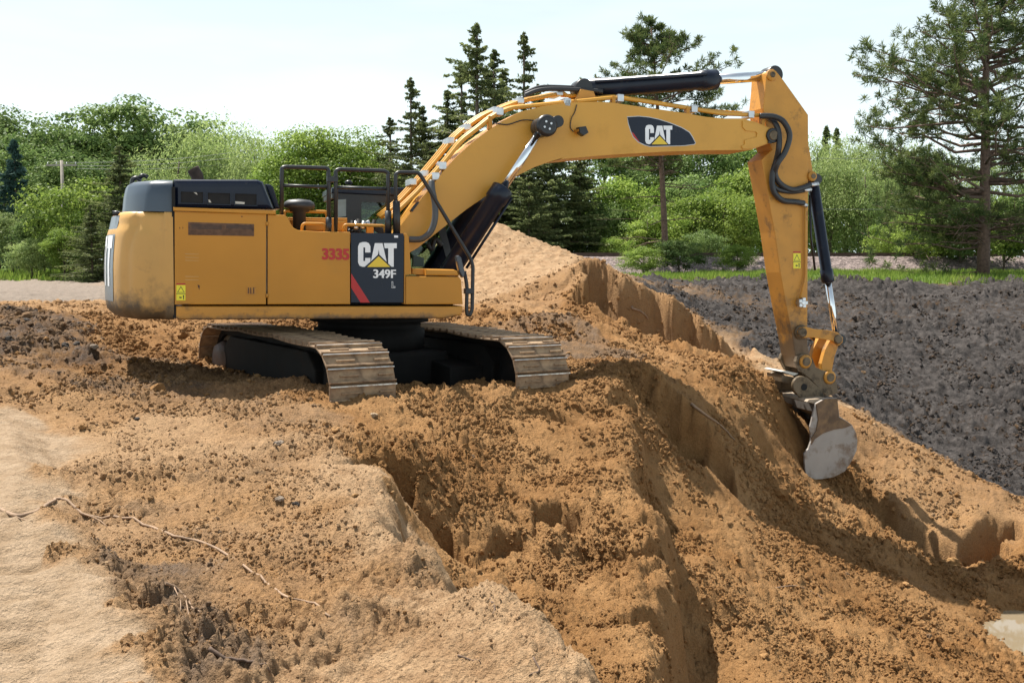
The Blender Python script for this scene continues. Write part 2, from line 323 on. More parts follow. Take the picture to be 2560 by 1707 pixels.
def ground_relief(x, y, z, W, gx, gy):
    damp, dark, smo, road, gras = W.T
    rough = np.clip(1.15 - smo * 1.3, .06, 1)
    far = np.clip((y - 14) / 14, 0, 1)
    slope = np.clip(np.hypot(gx, gy), 0, 3)
    steep = np.clip((slope - .8) / .8, 0, 1)
    loose = np.clip(.35 + .65 * damp + .5 * dark, 0, 1.3) * rough * (1 - .75 * steep)
    patch = np.clip(.65 + 1.1 * pn(x * .55, y * .55, 11) + .5 * pn(x * 1.7, y * 1.7, 12), .12, 1.5)
    h = .10 * pn(x * .8, y * .8, 1) * rough * .6 + .05 * pn(x * 2.1, y * 2.1, 2) * rough
    wx = x + .03 * pn(x * 9, y * 9, 28); wy = y + .03 * pn(x * 9, y * 9, 29)
    c1 = np.clip(1 - worley(wx * 3.6, wy * 3.6, 21) / .5, 0, 1) ** .6
    c2 = np.clip(1 - worley(wx * 8, wy * 8, 22) / .55, 0, 1) ** .6
    c3 = np.clip(1 - worley(wx * 17, wy * 17, 20) / .58, 0, 1) ** .6
    h += loose * patch * (.065 * c1 * (pn(x * 1.6, y * 1.6, 23) > .02) + .050 * c2 * (pn(x * 3, y * 3, 19) > -.12) + .030 * c3)
    h += loose * patch * (.036 * np.abs(pn(x * 6, y * 6, 24)) + .036 * np.abs(pn(x * 14, y * 14, 25)))
    h += (.010 + .022 * loose) * pn(x * 30, y * 30, 26) * rough + .012 * rough * pn(x * 55, y * 55, 27)
    # big clods of the dark soil
    bk = np.clip(dark * 1.4 - .3, 0, 1)
    ck = np.clip(1 - worley(x * 1.7, y * 1.7, 31) / .5, 0, 1)
    ck2 = np.clip(1 - worley(wx * 4.4, wy * 4.4, 32) / .55, 0, 1) ** .7
    ck3 = np.clip(1 - worley(wx * 8.5, wy * 8.5, 36) / .55, 0, 1) ** .7
    cov = np.clip(.55 + 1.5 * pn(x * .45, y * .45, 30) + .6 * pn(x * 1.3, y * 1.3, 18), .1, 1.4)
    h += bk * (.16 * ck * (pn(x * 1.1, y * 1.1, 33) > .18) + cov * (.09 * ck2 * (pn(x * 2, y * 2, 17) > -.1) + .06 * ck3 + .07 * np.abs(pn(x * 3.2, y * 3.2, 34)) + .06 * np.abs(pn(x * 9, y * 9, 35))) + .10 * pn(x * .7, y * .7, 16)) * (.3 + .7 * far)
    # coarse lumps of the far heaps
    h += far * (1 - bk) * np.clip(1 - road - gras - smo, 0, 1) * (.10 * np.abs(pn(x * 2.0, y * 2.0, 15)) + .05 * np.clip(1 - worley(wx * 4, wy * 4, 14) / .5, 0, 1)) * (1 - .7 * steep)
    # vertical flutes down broken faces
    h += steep * .035 * (pn(z * 9 + .5 * pn(x * 2, y * 2, 38), x * .9 + y * .6, 39) + .6 * pn(z * 22, x * 2.5 + y * 2, 37))
    h += steep * (.008 * pn(x * 6 + 2 * pn(x, y, 41), y * 6, 42) + .02 * pn(x * 2.5, y * 2.5, 40))
    # grooves left by the bucket teeth on the ridge beyond the bucket
    gm = np.clip(1.4 - np.hypot((x - 6.2) / 1.8, (y - 17.3) / 1.3), 0, 1)
    h += gm * .045 * np.sin((x * .55 + y * .83) * 21 + 1.5 * pn(x * 1.5, y * 1.5, 46)) * (pn(x * .9, y * .9, 47) > -.25)
    # slumped, coarsely broken sand in the bowl
    bw = np.clip(1.5 - np.hypot((x - .9) / 2.0, (y - 9.0) / 2.0), 0, 1) * damp
    h += bw * (.10 * np.abs(pn(x * 3.3, y * 2.2, 48)) + .07 * np.clip(1 - worley(wx * 5, wy * 4, 49) / .5, 0, 1)) * np.clip(.5 + 1.6 * pn(x * 1.3, y * 1.3, 50), 0, 1.2)
    # tyre lugs pressed into the lane
    lane = np.clip(smo * 2 - .9, 0, 1)
    h += lane * (.018 * np.sin((y - x * .35) * 26) * (np.sin(x * 5.5 + y * 1.9) > .1) + .014 * pn(x * 5 + y * 1.7, y * 1.2, 43) + .012 * pn(x * 12, y * 12, 13))
    # wheel ruts on the road
    h += np.clip(road * 2 - .8, 0, 1) * (.05 * pn(x * .12, y * 1.3, 44) + .03 * pn(x * .5, y * 3, 45))
    cr = [at_z(*q) for q in ((1303,1392,.58),(1296,1415,.58),(1306,1440,.58),(1298,1462,.58),(1308,1490,.58))]
    near = (y > 4.2) & (y < 5.2) & (x > .1) & (x < .6)
    if near.any():
        xx = x[near] + .015 * pn(x[near] * 25, y[near] * 25, 91); yy = y[near]; cxl = np.interp(yy, [q[1] for q in cr[::-1]], [q[0] for q in cr[::-1]])
        inr = (yy > cr[-1][1]) & (yy < cr[0][1]); h[near] -= np.where(inr, .07 * np.clip(1 - np.abs(xx - cxl) / .016, 0, 1), 0)
    return z + h
def rows_np():
    a = [-4, -3, -2, -1, 0, .6, 1.1, 1.6, 2.0]
    b = list(np.geomspace(2.3, 40, 880)); c = list(np.geomspace(41, 1500, 90))
    return np.array(a + b + c)
RY = rows_np(); NC = 820
t = np.linspace(-1, 1, NC); t = t * .82 + .18 * t ** 3
GX = np.outer(3.0 + .70 * np.clip(RY, 0, None), t); GY = np.repeat(RY[:, None], NC, 1)
nr = len(RY)
gz, GW = ground_base(GX.ravel(), GY.ravel())
gz = gz + carve(GX.ravel(), GY.ravel()); Z2 = gz.reshape(nr, NC)
dzy = np.gradient(Z2, axis=0) / np.maximum(np.gradient(GY, axis=0), 1e-4); dzx = np.gradient(Z2, axis=1) / np.gradient(GX, axis=1)
# break the rims so that they read as torn sand: push the grid sideways a little on steep faces
GZ = ground_relief(GX.ravel(), GY.ravel(), gz, GW, dzx.ravel(), dzy.ravel()).reshape(nr, NC)
idx = np.arange(nr * NC).reshape(nr, NC)
gf = np.stack([idx[:-1, :-1], idx[:-1, 1:], idx[1:, 1:], idx[1:, :-1]], -1).reshape(-1, 4)
gme = mesh_np('ground', np.stack([GX, GY, GZ], -1).reshape(-1, 3), gf, True)
for i, nm in enumerate(('damp', 'dark', 'smooth', 'road', 'grass')): fattr(gme, nm, GW[:, i])
def ground_zv(x, y):
    """heights of the built sheet at many points"""
    x = np.asarray(x, float); y = np.asarray(y, float)
    i = np.clip(np.searchsorted(RY, y) - 1, 0, nr - 2); fy = (y - RY[i]) / (RY[i + 1] - RY[i])
    def row(k):
        u = x / (3.0 + .70 * np.clip(RY[k], 0, None)); j = np.clip(np.searchsorted(t, u) - 1, 0, NC - 2); f = (u - t[j]) / (t[j + 1] - t[j])
        return GZ[k, j] * (1 - f) + GZ[k, j + 1] * f
    return row(i) * (1 - fy) + row(i + 1) * fy
def ground_z(x, y): return float(ground_zv(np.array([x]), np.array([y]))[0])

def soil_material(name='soil', const=None):
    m, n, l, out = mat_new(name)
    p = n.new('ShaderNodeBsdfPrincipled'); l.new(p.outputs[0], out.inputs[0])
    p.inputs['Roughness'].default_value = .95; p.inputs['Specular IOR Level'].default_value = .15
    geo = n.new('ShaderNodeNewGeometry')
    def noise(sc, det=6, ro=.6):
        t_ = n.new('ShaderNodeTexNoise'); t_.inputs['Scale'].default_value = sc; t_.inputs['Detail'].default_value = det; t_.inputs['Roughness'].default_value = ro
        l.new(geo.outputs['Position'], t_.inputs[0]); return t_.outputs[0]
    def attr(nm):
        if const is not None:
            a = n.new('ShaderNodeValue'); a.outputs[0].default_value = const.get(nm, 0); return a.outputs[0]
        a = n.new('ShaderNodeAttribute'); a.attribute_name = nm; return a.outputs['Fac']
    def mixc(f, a, b):
        x = n.new('ShaderNodeMix'); x.data_type = 'RGBA'
        l.new(f, x.inputs[0])
        for s, v in ((6, a), (7, b)):
            if isinstance(v, tuple): x.inputs[s].default_value = (*v, 1)
            else: l.new(v, x.inputs[s])
        return x.outputs[2]
    def rng(v, a, b, c=0, d=1):
        x = n.new('ShaderNodeMapRange'); x.inputs[1].default_value = a; x.inputs[2].default_value = b; x.inputs[3].default_value = c; x.inputs[4].default_value = d
        l.new(v, x.inputs[0]); return x.outputs[0]
    def math_(op, a, b):
        x = n.new('ShaderNodeMath'); x.operation = op
        for s, v in ((0, a), (1, b)):
            if isinstance(v, (int, float)): x.inputs[s].default_value = v
            else: l.new(v, x.inputs[s])
        return x.outputs[0]
    big, mid, fine = noise(.8, 5), noise(5, 7), noise(55, 4, .7)
    dry = mixc(rng(mid, .35, .65), (.275, .168, .089), (.40, .268, .156))
    wet = mixc(rng(mid, .3, .7), (.170, .083, .029), (.268, .139, .052))
    wet = mixc(rng(big, .4, .65), wet, (.305, .170, .072))
    drk = mixc(rng(mid, .35, .7), (.020, .0175, .0168), (.092, .081, .076))
    f_w = rng(math_('ADD', attr('damp'), math_('MULTIPLY', math_('SUBTRACT', mid, .5), .7)), .2, .75)
    c = mixc(f_w, dry, wet)
    f_k = rng(math_('ADD', attr('dark'), math_('MULTIPLY', math_('SUBTRACT', mid, .5), 1.0)), .12, .85)
    c = mixc(f_k, c, drk)
    c = mixc(rng(attr('smooth'), .3, .7), c, mixc(rng(mid, .4, .6), (.285, .198, .122), (.365, .265, .175)))
    c = mixc(rng(attr('road'), .35, .6), c, mixc(rng(mid, .3, .7), (.17, .138, .112), (.26, .21, .17)))
    c = mixc(rng(attr('grass'), .45, .6), c, mixc(rng(mid, .3, .7), (.06, .10, .02), (.12, .17, .04)))
    h = n.new('ShaderNodeHueSaturation'); l.new(c, h.inputs['Color']); l.new(rng(fine, .3, .7, .78, 1.2), h.inputs['Value'])
    l.new(h.outputs[0], p.inputs['Base Color'])
    b = n.new('ShaderNodeBump'); b.inputs['Strength'].default_value = .9; b.inputs['Distance'].default_value = .035
    l.new(math_('ADD', fine, math_('MULTIPLY', noise(22, 4), 1.2)), b.inputs['Height']); l.new(b.outputs[0], p.inputs['Normal'])
    return m
SOIL = soil_material()
ground = link('ground', gme, SOIL); tag(ground, kind='structure')
# ---------------------------------------------------------------- excavator
MX0, MY0, TH, TILT = -2.196, 15.257, R(18), R(.85)
exc = empty('excavator', (MX0, MY0, 0)); exc.rotation_euler = (0, TILT, TH)
tag(exc, 'yellow tracked excavator with raised boom digging into the sand bank', 'excavator')
MM = Matrix.Translation((MX0, MY0, 0)) @ Matrix.Rotation(TH, 4, 'Z') @ Matrix.Rotation(TILT, 4, 'Y')
MI = MM.inverted()
CROPS = {1: (240, 380, 3.564), 2: (660, 390, 3.647), 3: (460, 760, 2.352), 4: (960, 160, 3.409), 5: (1400, 150, 3.5636), 6: (1860, 400, 3.41), 7: (1860, 780, 3.5636), 0: (0, 0, 1 / D2)}
def U(c, x, y, pl):
    """point of the machine (forward, up) on its lengthwise plane at sideways distance pl, read off the photograph"""
    ox, oy, s = CROPS[c]
    d = MI.to_3x3() @ ray(ox + x / s, oy + y / s); o = MI @ Vector((0, 0, CAMH))
    k = (pl - o.y) / d.y
    return (o.x + d.x * k, o.z + d.z * k)
def UL(pl, *segs):
    out = []
    for seg in segs:
        c = seg[0]
        for (x, y) in seg[1:]: out.append(U(c, x, y, pl))
    return out
def P3(c, x, y, pl):
    u, v = U(c, x, y, pl); return Vector((u, pl, v))
DIRT = (.22, .145, .08)
def cat_yellow():
    m = plain('yellow_paint', (.485, .215, .026), .45, 0, .06, 1.3, dirt=(.45, .22, .05), dirt_amt=.30, dirt_scale=.8, spec=.3)
    return m
YEL = cat_yellow()
BOOMY = plain('boom_paint', (.58, .285, .034), .42, 0, .05, 1.3, dirt=(.48, .25, .05), dirt_amt=.3, dirt_scale=.9)
YEL2 = plain('weathered_yellow_paint', (.50, .225, .028), .55, 0, .10, 3, dirt=(.10, .075, .055), dirt_amt=.30, dirt_scale=3.2)
CWT = plain('counterweight_paint', (.52, .285, .075), .5, 0, .06, 2, dirt=(.24, .15, .07), dirt_amt=.14, dirt_scale=1.4)
NAVY = plain('dark_hood_paint', (.006, .010, .024), .26, 0, .10, 3, dirt=(.05, .048, .05), dirt_amt=.05, dirt_scale=2, spec=.3)
BLK = plain('black_paint', (.012, .012, .014), .38, 0, .2, 8)
DARKM = plain('shaded_frame_paint', (.008, .0075, .007), .75, 0, .3, 4, dirt=(.028, .02, .014), dirt_amt=.3, spec=.2)  # near black: the shadow under the body is put into the frame colour
CYLB = plain('cylinder_black_paint', (.008, .012, .024), .3, 0, .2, 5, spec=.3, dirt=(.06, .05, .04), dirt_amt=.1, dirt_scale=4)
CHR = plain('chrome_rod', (.75, .76, .78), .09, 1, .04, 3)
ZINC = plain('zinc_fitting', (.55, .55, .56), .35, .9, .15, 9)
RUB = plain('hose_rubber', (.018, .018, .02), .55, 0, .2, 7)
SHOE = plain('dusty_track_steel', (.17, .105, .06), .75, 0, .35, 7, dirt=(.36, .245, .145), dirt_amt=.75, dirt_scale=5, bump=.3)
GROU = plain('polished_grouser_steel', (.5, .47, .43), .33, .6, .3, 9, dirt=(.30, .2, .12), dirt_amt=.35, dirt_scale=7)
BST = plain('worn_bucket_steel', (.33, .30, .275), .6, .1, .10, 3, dirt=(.155, .09, .045), dirt_amt=.42, dirt_scale=3.2)
COUP = plain('greasy_coupler_steel', (.15, .105, .06), .5, .3, .4, 6, dirt=(.03, .025, .02), dirt_amt=.5, dirt_scale=6)
RED = plain('red_decal', (.42, .010, .010), .4, 0, .05, 6)
WHT = plain('white_decal', (.78, .78, .80), .4, 0, .04, 6)
DYEL = plain('yellow_decal', (.72, .50, .03), .4, 0, .04, 6)
LYEL = plain('warning_label_yellow', (.75, .66, .03), .4, 0, .04, 6)
BLU = plain('blue_grey_panel', (.10, .115, .135), .3, 0, .1, 4)
def glass_mat():
    m, n, l, out = mat_new('tinted_glass')
    g = n.new('ShaderNodeBsdfGlossy'); g.inputs['Roughness'].default_value = .03
    tr = n.new('ShaderNodeBsdfTransparent'); tr.inputs[0].default_value = (.62, .72, .66, 1)
    fr = n.new('ShaderNodeFresnel'); fr.inputs[0].default_value = 1.5
    mx = n.new('ShaderNodeMixShader'); l.new(fr.outputs[0], mx.inputs[0]); l.new(tr.outputs[0], mx.inputs[1]); l.new(g.outputs[0], mx.inputs[2])
    l.new(mx.outputs[0], out.inputs[0]); return m
GLS = glass_mat()
def grime(m, z0, z1, col):
    """splash dirt that thins out upwards, broken by noise"""
    n = m.node_tree.nodes; l = m.node_tree.links; p = next(q for q in n if q.type == 'BSDF_PRINCIPLED'); src = p.inputs['Base Color'].links[0].from_socket
    tc = n.new('ShaderNodeTexCoord'); sp = n.new('ShaderNodeSeparateXYZ'); l.new(tc.outputs['Object'], sp.inputs[0])
    mr = n.new('ShaderNodeMapRange'); mr.inputs[1].default_value = z1; mr.inputs[2].default_value = z0; mr.inputs[3].default_value = -.25; mr.inputs[4].default_value = .42; l.new(sp.outputs[2], mr.inputs[0])
    ns = n.new('ShaderNodeTexNoise'); ns.inputs['Scale'].default_value = 3.5; ns.inputs['Detail'].default_value = 9; ns.inputs['Roughness'].default_value = .7; l.new(tc.outputs['Object'], ns.inputs[0])
    ad = n.new('ShaderNodeMath'); ad.operation = 'ADD'; l.new(mr.outputs[0], ad.inputs[0]); l.new(ns.outputs[0], ad.inputs[1])
    r2 = n.new('ShaderNodeMapRange'); r2.inputs[1].default_value = .5; r2.inputs[2].default_value = .78; r2.inputs[4].default_value = .9; l.new(ad.outputs[0], r2.inputs[0])
    mx = n.new('ShaderNodeMix'); mx.data_type = 'RGBA'; mx.inputs[7].default_value = (*col, 1); l.new(r2.outputs[0], mx.inputs[0]); l.new(src, mx.inputs[6]); l.new(mx.outputs[2], p.inputs['Base Color'])
grime(CWT, 1.45, 2.05, (.045, .036, .028))
STK = plain('stick_paint', (.50, .225, .028), .55, 0, .10, 3, dirt=(.12, .075, .04), dirt_amt=.26, dirt_scale=3.2); grime(STK, .6, 2.4, (.09, .06, .035))
DKF = plain('deck_paint', (.50, .225, .028), .5, 0, .08, 3, dirt=(.10, .07, .045), dirt_amt=.22, dirt_scale=2.5); grime(DKF, 1.40, 1.58, (.07, .05, .035))

def bm_obj(name, bm, mat, parent, smooth=False):
    me = bpy.data.meshes.new(name); bm.normal_update(); bm.to_mesh(me); bm.free()
    return link(name, me, mat, parent, smooth)
def bm_ext(bm, poly, y0, y1, bev=0, seg=2):
    """polygon in (forward, up), extruded sideways"""
    a = [bm.verts.new((u, y0, v)) for u, v in poly]; b = [bm.verts.new((u, y1, v)) for u, v in poly]
    fs = [bm.faces.new(a), bm.faces.new(b[::-1])]
    n = len(poly)
    for i in range(n): fs.append(bm.faces.new((a[i], b[i], b[(i + 1) % n], a[(i + 1) % n])))
    bmesh.ops.recalc_face_normals(bm, faces=fs)
    if bev:
        es = {e for f in fs[:2] for e in f.edges}
        bmesh.ops.bevel(bm, geom=list(es), offset=bev, segments=seg, affect='EDGES', profile=.6, clamp_overlap=True)
def ext(name, poly, y0, y1, mat, parent=exc, bev=.012, seg=2):
    bm = bmesh.new(); bm_ext(bm, poly, y0, y1, bev, seg); return bm_obj(name, bm, mat, parent)
def bm_box(bm, lo, hi, bev=0, seg=2):
    r = bmesh.ops.create_cube(bm, size=1)['verts']
    for v in r: v.co = Vector([(lo[i] + hi[i]) / 2 + v.co[i] * (hi[i] - lo[i]) for i in range(3)])
    if bev: bmesh.ops.bevel(bm, geom=list({e for v in r for e in v.link_edges}), offset=bev, segments=seg, affect='EDGES', profile=.6)
def box(name, lo, hi, mat, parent=exc, bev=.01, seg=2):
    bm = bmesh.new(); bm_box(bm, lo, hi, bev, seg); return bm_obj(name, bm, mat, parent)
def smooth_path(pts, n=5):
    pts = [Vector(p) for p in pts]; out = []
    for i in range(len(pts) - 1):
        p0 = pts[max(0, i - 1)]; p1 = pts[i]; p2 = pts[i + 1]; p3 = pts[min(len(pts) - 1, i + 2)]
        for k in range(n):
            t_ = k / n
            out.append(.5 * ((2 * p1) + (-p0 + p2) * t_ + (2 * p0 - 5 * p1 + 4 * p2 - p3) * t_ ** 2 + (-p0 + 3 * p1 - 3 * p2 + p3) * t_ ** 3))
    out.append(pts[-1]); return out
def round_path(pts, r, n=4):
    """polyline with corners rounded to radius about r"""
    pts = [Vector(p) for p in pts]; out = [pts[0]]
    for a, b, c in zip(pts, pts[1:], pts[2:]):
        d1 = (a - b); d2 = (c - b); q = min(r, d1.length * .45, d2.length * .45)
        s = b + d1.normalized() * q; e = b + d2.normalized() * q
        for k in range(n + 1):
            t_ = k / n; out.append((1 - t_) ** 2 * s + 2 * t_ * (1 - t_) * b + t_ * t_ * e)
    out.append(pts[-1]); return out
def bm_tube(bm, pts, r, seg=8, taper=None):
    pts = [Vector(p) for p in pts]; n = len(pts); rings = []
    up = Vector((0, 0, 1)); prev = None
    for i, p in enumerate(pts):
        t_ = (pts[min(i + 1, n - 1)] - pts[max(i - 1, 0)]).normalized()
        if prev is None:
            a = t_.orthogonal().normalized()
        else:
            a = (prev - t_ * prev.dot(t_)).normalized()
        prev = a; b = t_.cross(a)
        rr = r if taper is None else taper[i]
        rings.append([bm.verts.new(p + (a * math.cos(2 * math.pi * k / seg) + b * math.sin(2 * math.pi * k / seg)) * rr) for k in range(seg)])
    for q, s in zip(rings, rings[1:]):
        for k in range(seg): bm.faces.new((q[k], q[(k + 1) % seg], s[(k + 1) % seg], s[k])).smooth = True
    bm.faces.new(rings[0][::-1]); bm.faces.new(rings[-1])
def tube(name, pts, r, mat, parent=exc, seg=8, taper=None):
    bm = bmesh.new(); bm_tube(bm, pts, r, seg, taper); return bm_obj(name, bm, mat, parent)
def bm_cyl(bm, p0, p1, r0, r1=None, seg=24):
    bm_tube(bm, [p0, p1], r0, seg, [r0, r0 if r1 is None else r1])
def cyl(name, p0, p1, r, mat, parent=exc, seg=24, r1=None):
    bm = bmesh.new(); bm_cyl(bm, p0, p1, r, r1, seg); return bm_obj(name, bm, mat, parent)
def lathe_x(bm, prof, p0, ax, seg=28):
    """profile (along, radius) turned about the line p0 + ax"""
    p0 = Vector(p0); ax = Vector(ax).normalized(); a = ax.orthogonal().normalized(); b = ax.cross(a)
    rings = [[bm.verts.new(p0 + ax * s + (a * math.cos(2 * math.pi * k / seg) + b * math.sin(2 * math.pi * k / seg)) * max(r, .0005)) for k in range(seg)] for s, r in prof]
    for q, s in zip(rings, rings[1:]):
        for k in range(seg): bm.faces.new((q[k], q[(k + 1) % seg], s[(k + 1) % seg], s[k])).smooth = True
    bm.faces.new(rings[0][::-1]); bm.faces.new(rings[-1])
def decal(name, polys, pl, mat, parent, th=.003):
    bm = bmesh.new()
    for poly in polys: bm_ext(bm, poly, pl - th, pl, 0)
    return bm_obj(name, bm, mat, parent)
def text_polys(name, txt, u0, v0, w, h, pl, mat, parent, bold=.02, heavy=0, outline=False):
    """lettering standing on the near side: lower-left corner u0, v0, size w x h"""
    cu = bpy.data.curves.new(name, 'FONT'); cu.body = txt; cu.size = 1; cu.offset = bold; cu.extrude = .002
    if outline: cu.fill_mode = 'NONE'; cu.bevel_depth = .03; cu.extrude = 0
    to = bpy.data.objects.new(name, cu); COL.objects.link(to)
    bpy.context.view_layer.update()
    me = bpy.data.meshes.new_from_object(to.evaluated_get(bpy.context.evaluated_depsgraph_get()))
    bpy.data.objects.remove(to)
    co = np.empty(len(me.vertices) * 3); me.vertices.foreach_get('co', co); co = co.reshape(-1, 3)
    lo = co.min(0); hi = co.max(0)
    out = np.empty_like(co)
    out[:, 0] = u0 + (co[:, 0] - lo[0]) / (hi[0] - lo[0]) * w
    out[:, 2] = v0 + (co[:, 1] - lo[1]) / (hi[1] - lo[1]) * h
    out[:, 1] = pl - .0015 - (co[:, 2] - lo[2]) * (1 if not outline else .05)
    me.vertices.foreach_set('co', out.ravel()); me.update(); me.materials.clear()
    me.name = name
    if heavy:        # thicken the strokes: shifted layers
        v = out.copy(); n_ = len(v); bm = bmesh.new()
        for k, dx in enumerate((-1, 1)):
            w2 = v.copy(); w2[:, 0] += dx * heavy * w; w2[:, 1] -= .0004 * (k + 1); me.vertices.foreach_set('co', w2.ravel()); me.update(); bm.from_mesh(me)
        me.vertices.foreach_set('co', v.ravel()); me.update(); bm.from_mesh(me); bm.to_mesh(me); bm.free()
    return link(name, me, mat, parent)
LOGO = {'C': [(970,880),(970,825),(955,795),(930,785),(897,785),(870,795),(857,825),(857,970),(870,1000),(897,1010),(918,1010),(970,962),(970,930),(922,930),(922,958),(905,958),(905,834),(922,834),(922,880)],
        'A': [(1010,795),(1080,795),(1118,966),(1052,900),(1046,852),(1038,900),(975,960)],
        'T': [(1092,795),(1210,795),(1210,842),(1182,842),(1182,1010),(1162,1010),(1132,980),(1132,842),(1100,842)],
        '^': [(1045,914),(1150,1012),(940,1012)]}
def cat_logo(fn, pl, parent):
    """fn maps logo drawing coordinates to (forward, up)"""
    decal('logo_letters', [[fn(*p) for p in LOGO[k]] for k in 'CAT'], pl, WHT, parent)
    decal('logo_triangle', [[fn(*p) for p in LOGO['^']]], pl, DYEL, parent)

SIDE = -1.5
# --- undercarriage ------------------------------------------------------------
TROT = R(-(90 - 34)) - TH
TM = Matrix.Rotation(TROT, 4, 'Z')
uc = bmesh.new()
bm_box(uc, (-.95, -.85, .42), (.95, .85, .92), .06)
for sx in (-1, 1):
    for sy in (-1, 1):
        poly = [(0, 0), (1.25 * sx, 0), (1.25 * sx, .34), (.5 * sx, .42), (0, .42)]
        bm_ext(uc, [(u + .25 * sx, v + .38) for u, v in poly], sy * .55, sy * 1.18, .03)
fr = bm_obj('undercarriage_frame', uc, DARKM, exc); fr.matrix_local = TM
b_ = bmesh.new(); lathe_x(b_, [(0, .80), (.1, .84), (.32, .84), (.33, .78), (.42, .78), (.43, .9), (.5, .9)], (0, 0, .9), (0, 0, 1), 40)
bm_obj('swing_bearing', b_, DARKM, exc)
def track_path():
    ri, xi, zi = .55, 2.09, .60
    pts = []
    for k in range(60): pts.append((-xi + 2 * xi * k / 60, zi - ri))
    for k in range(40):
        a = -math.pi / 2 + math.pi * k / 40; pts.append((xi + ri * math.cos(a), zi + ri * math.sin(a)))
    for k in range(60):
        s = k / 60; pts.append((xi - 2 * xi * s, zi + ri + .035 * math.sin(s * math.pi) - .02 * abs(math.sin(3 * s * math.pi))))
    for k in range(40):
        a = math.pi / 2 + math.pi * k / 40; pts.append((-xi + ri * math.cos(a), zi + ri * math.sin(a)))
    return np.array(pts)
TPATH = track_path()
seg_ = np.hypot(*(np.roll(TPATH, -1, 0) - TPATH).T); CUM = np.concatenate([[0], np.cumsum(seg_)]); TLEN = CUM[-1]
def on_track(s):
    s %= TLEN; q = np.vstack([TPATH, TPATH[:1]])
    return np.array([np.interp(s, CUM, q[:, 0]), np.interp(s, CUM, q[:, 1])])
def shoe_mesh():
    bm = bmesh.new()
    bm_box(bm, (-.100, -.45, -.012), (.104, .45, .012), .004, 1)
    nf = len(bm.faces)
    for x, hgt, ya, yb_ in ((-.085, .036, -.45, .45), (.0, .022, -.42, -.22), (.0, .022, .05, .30), (.088, .036, -.45, .45)):
        bm_ext(bm, [(x - .013, .010), (x + .013, .010), (x + .008, hgt + .012), (x - .008, hgt + .012)], ya, yb_, 0)
    bm_box(bm, (-.08, -.13, -.075), (.08, -.07, -.012)); bm_box(bm, (-.08, .07, -.075), (.08, .13, -.012))
    bm.normal_update()
    for i, f in enumerate(bm.faces):
        f.material_index = 1 if (i >= nf and f.calc_center_median().z > .035) else 0
    me = bpy.data.meshes.new('track_shoe'); bm.to_mesh(me); bm.free()
    me.materials.append(SHOE); me.materials.append(GROU); return me
SHM = shoe_mesh(); NSH = 57
wheel_cache = {}
for side in (-1, 1):
    yb = side * 1.37
    tb = bmesh.new()
    bm_ext(tb, [(-1.9, .28), (1.5, .28), (1.75, .45), (1.78, .80), (1.5, 1.03), (-1.6, 1.03), (-1.9, .85)], yb - .27, yb + .27, .03)
    for k in range(9):
        x = -1.65 + k * .4
        bm_cyl(tb, (x, yb - .24, .24), (x, yb + .24, .24), .12, None, 14)
    tr = bm_obj('track', tb, DARKM, exc); tr.matrix_local = TM
    for nm, x, prof in (('idler_wheel', 2.09, [(0, .2), (.04, .47), (.10, .47), (.11, .40), (.25, .40), (.26, .47), (.32, .47), (.36, .2)]),
                        ('drive_sprocket', -2.09, [(0, .22), (.03, .30), (.05, .40), (.12, .46), (.24, .46), (.31, .40), (.33, .30), (.44, .26)])):
        wb = bmesh.new(); lathe_x(wb, prof, (x, yb - .18, .60), (0, 1, 0), 30); bm_obj(nm, wb, DARKM if nm[0] == 'i' else COUP, tr)
    if side < 0:
        hb = bmesh.new(); lathe_x(hb, [(0, .10), (.02, .26), (.10, .30), (.16, .33)], (-2.09, yb - .34, .60), (0, 1, 0), 30); bm_obj('final_drive', hb, plain('final_drive_cover', (.09, .065, .055), .6, 0, .2, 4, dirt=(.1, .07, .05), dirt_amt=.3), tr)
    cbm = bmesh.new(); rr_ = []
    for k in range(72):
        sk = k * TLEN / 72; p = on_track(sk); q = on_track(sk + .02) - on_track(sk - .02); q /= np.hypot(*q); nrm = np.array([q[1], -q[0]])
        rr_.append([cbm.verts.new((*(p - nrm * d)[[0]], yb + w_, (p - nrm * d)[1])) for d, w_ in ((.03, -.17), (.03, .17), (.13, .17), (.13, -.17))])
    for k in range(72):
        A, B = rr_[k], rr_[(k + 1) % 72]
        for j in range(4): cbm.faces.new((A[j], A[(j + 1) % 4], B[(j + 1) % 4], B[j]))
    bmesh.ops.recalc_face_normals(cbm, faces=cbm.faces); bm_obj('track_chain', cbm, DARKM, tr)
    for k in range(9):
        x = -1.65 + k * .4; rb_ = bmesh.new(); lathe_x(rb_, [(0, .06), (.015, .10), (.05, .115), (.06, .06)], (x, yb - .32, .24), (0, 1, 0), 16); bm_obj('track_roller', rb_, COUP, tr)
    for k in range(NSH):
        s = (k + .37) * TLEN / NSH; p = on_track(s); q = on_track(s + .02) - on_track(s - .02); q /= np.hypot(*q)
        tx = Vector((q[0], 0, q[1])); nz = Vector((q[1], 0, -q[0])); ny = nz.cross(tx)
        M = Matrix((( tx.x, ny.x, nz.x, p[0]), (tx.y, ny.y, nz.y, yb), (tx.z, ny.z, nz.z, p[1]), (0, 0, 0, 1)))
        o = bpy.data.objects.new('track_shoe', SHM); COL.objects.link(o); o.parent = tr; o.matrix_local = M
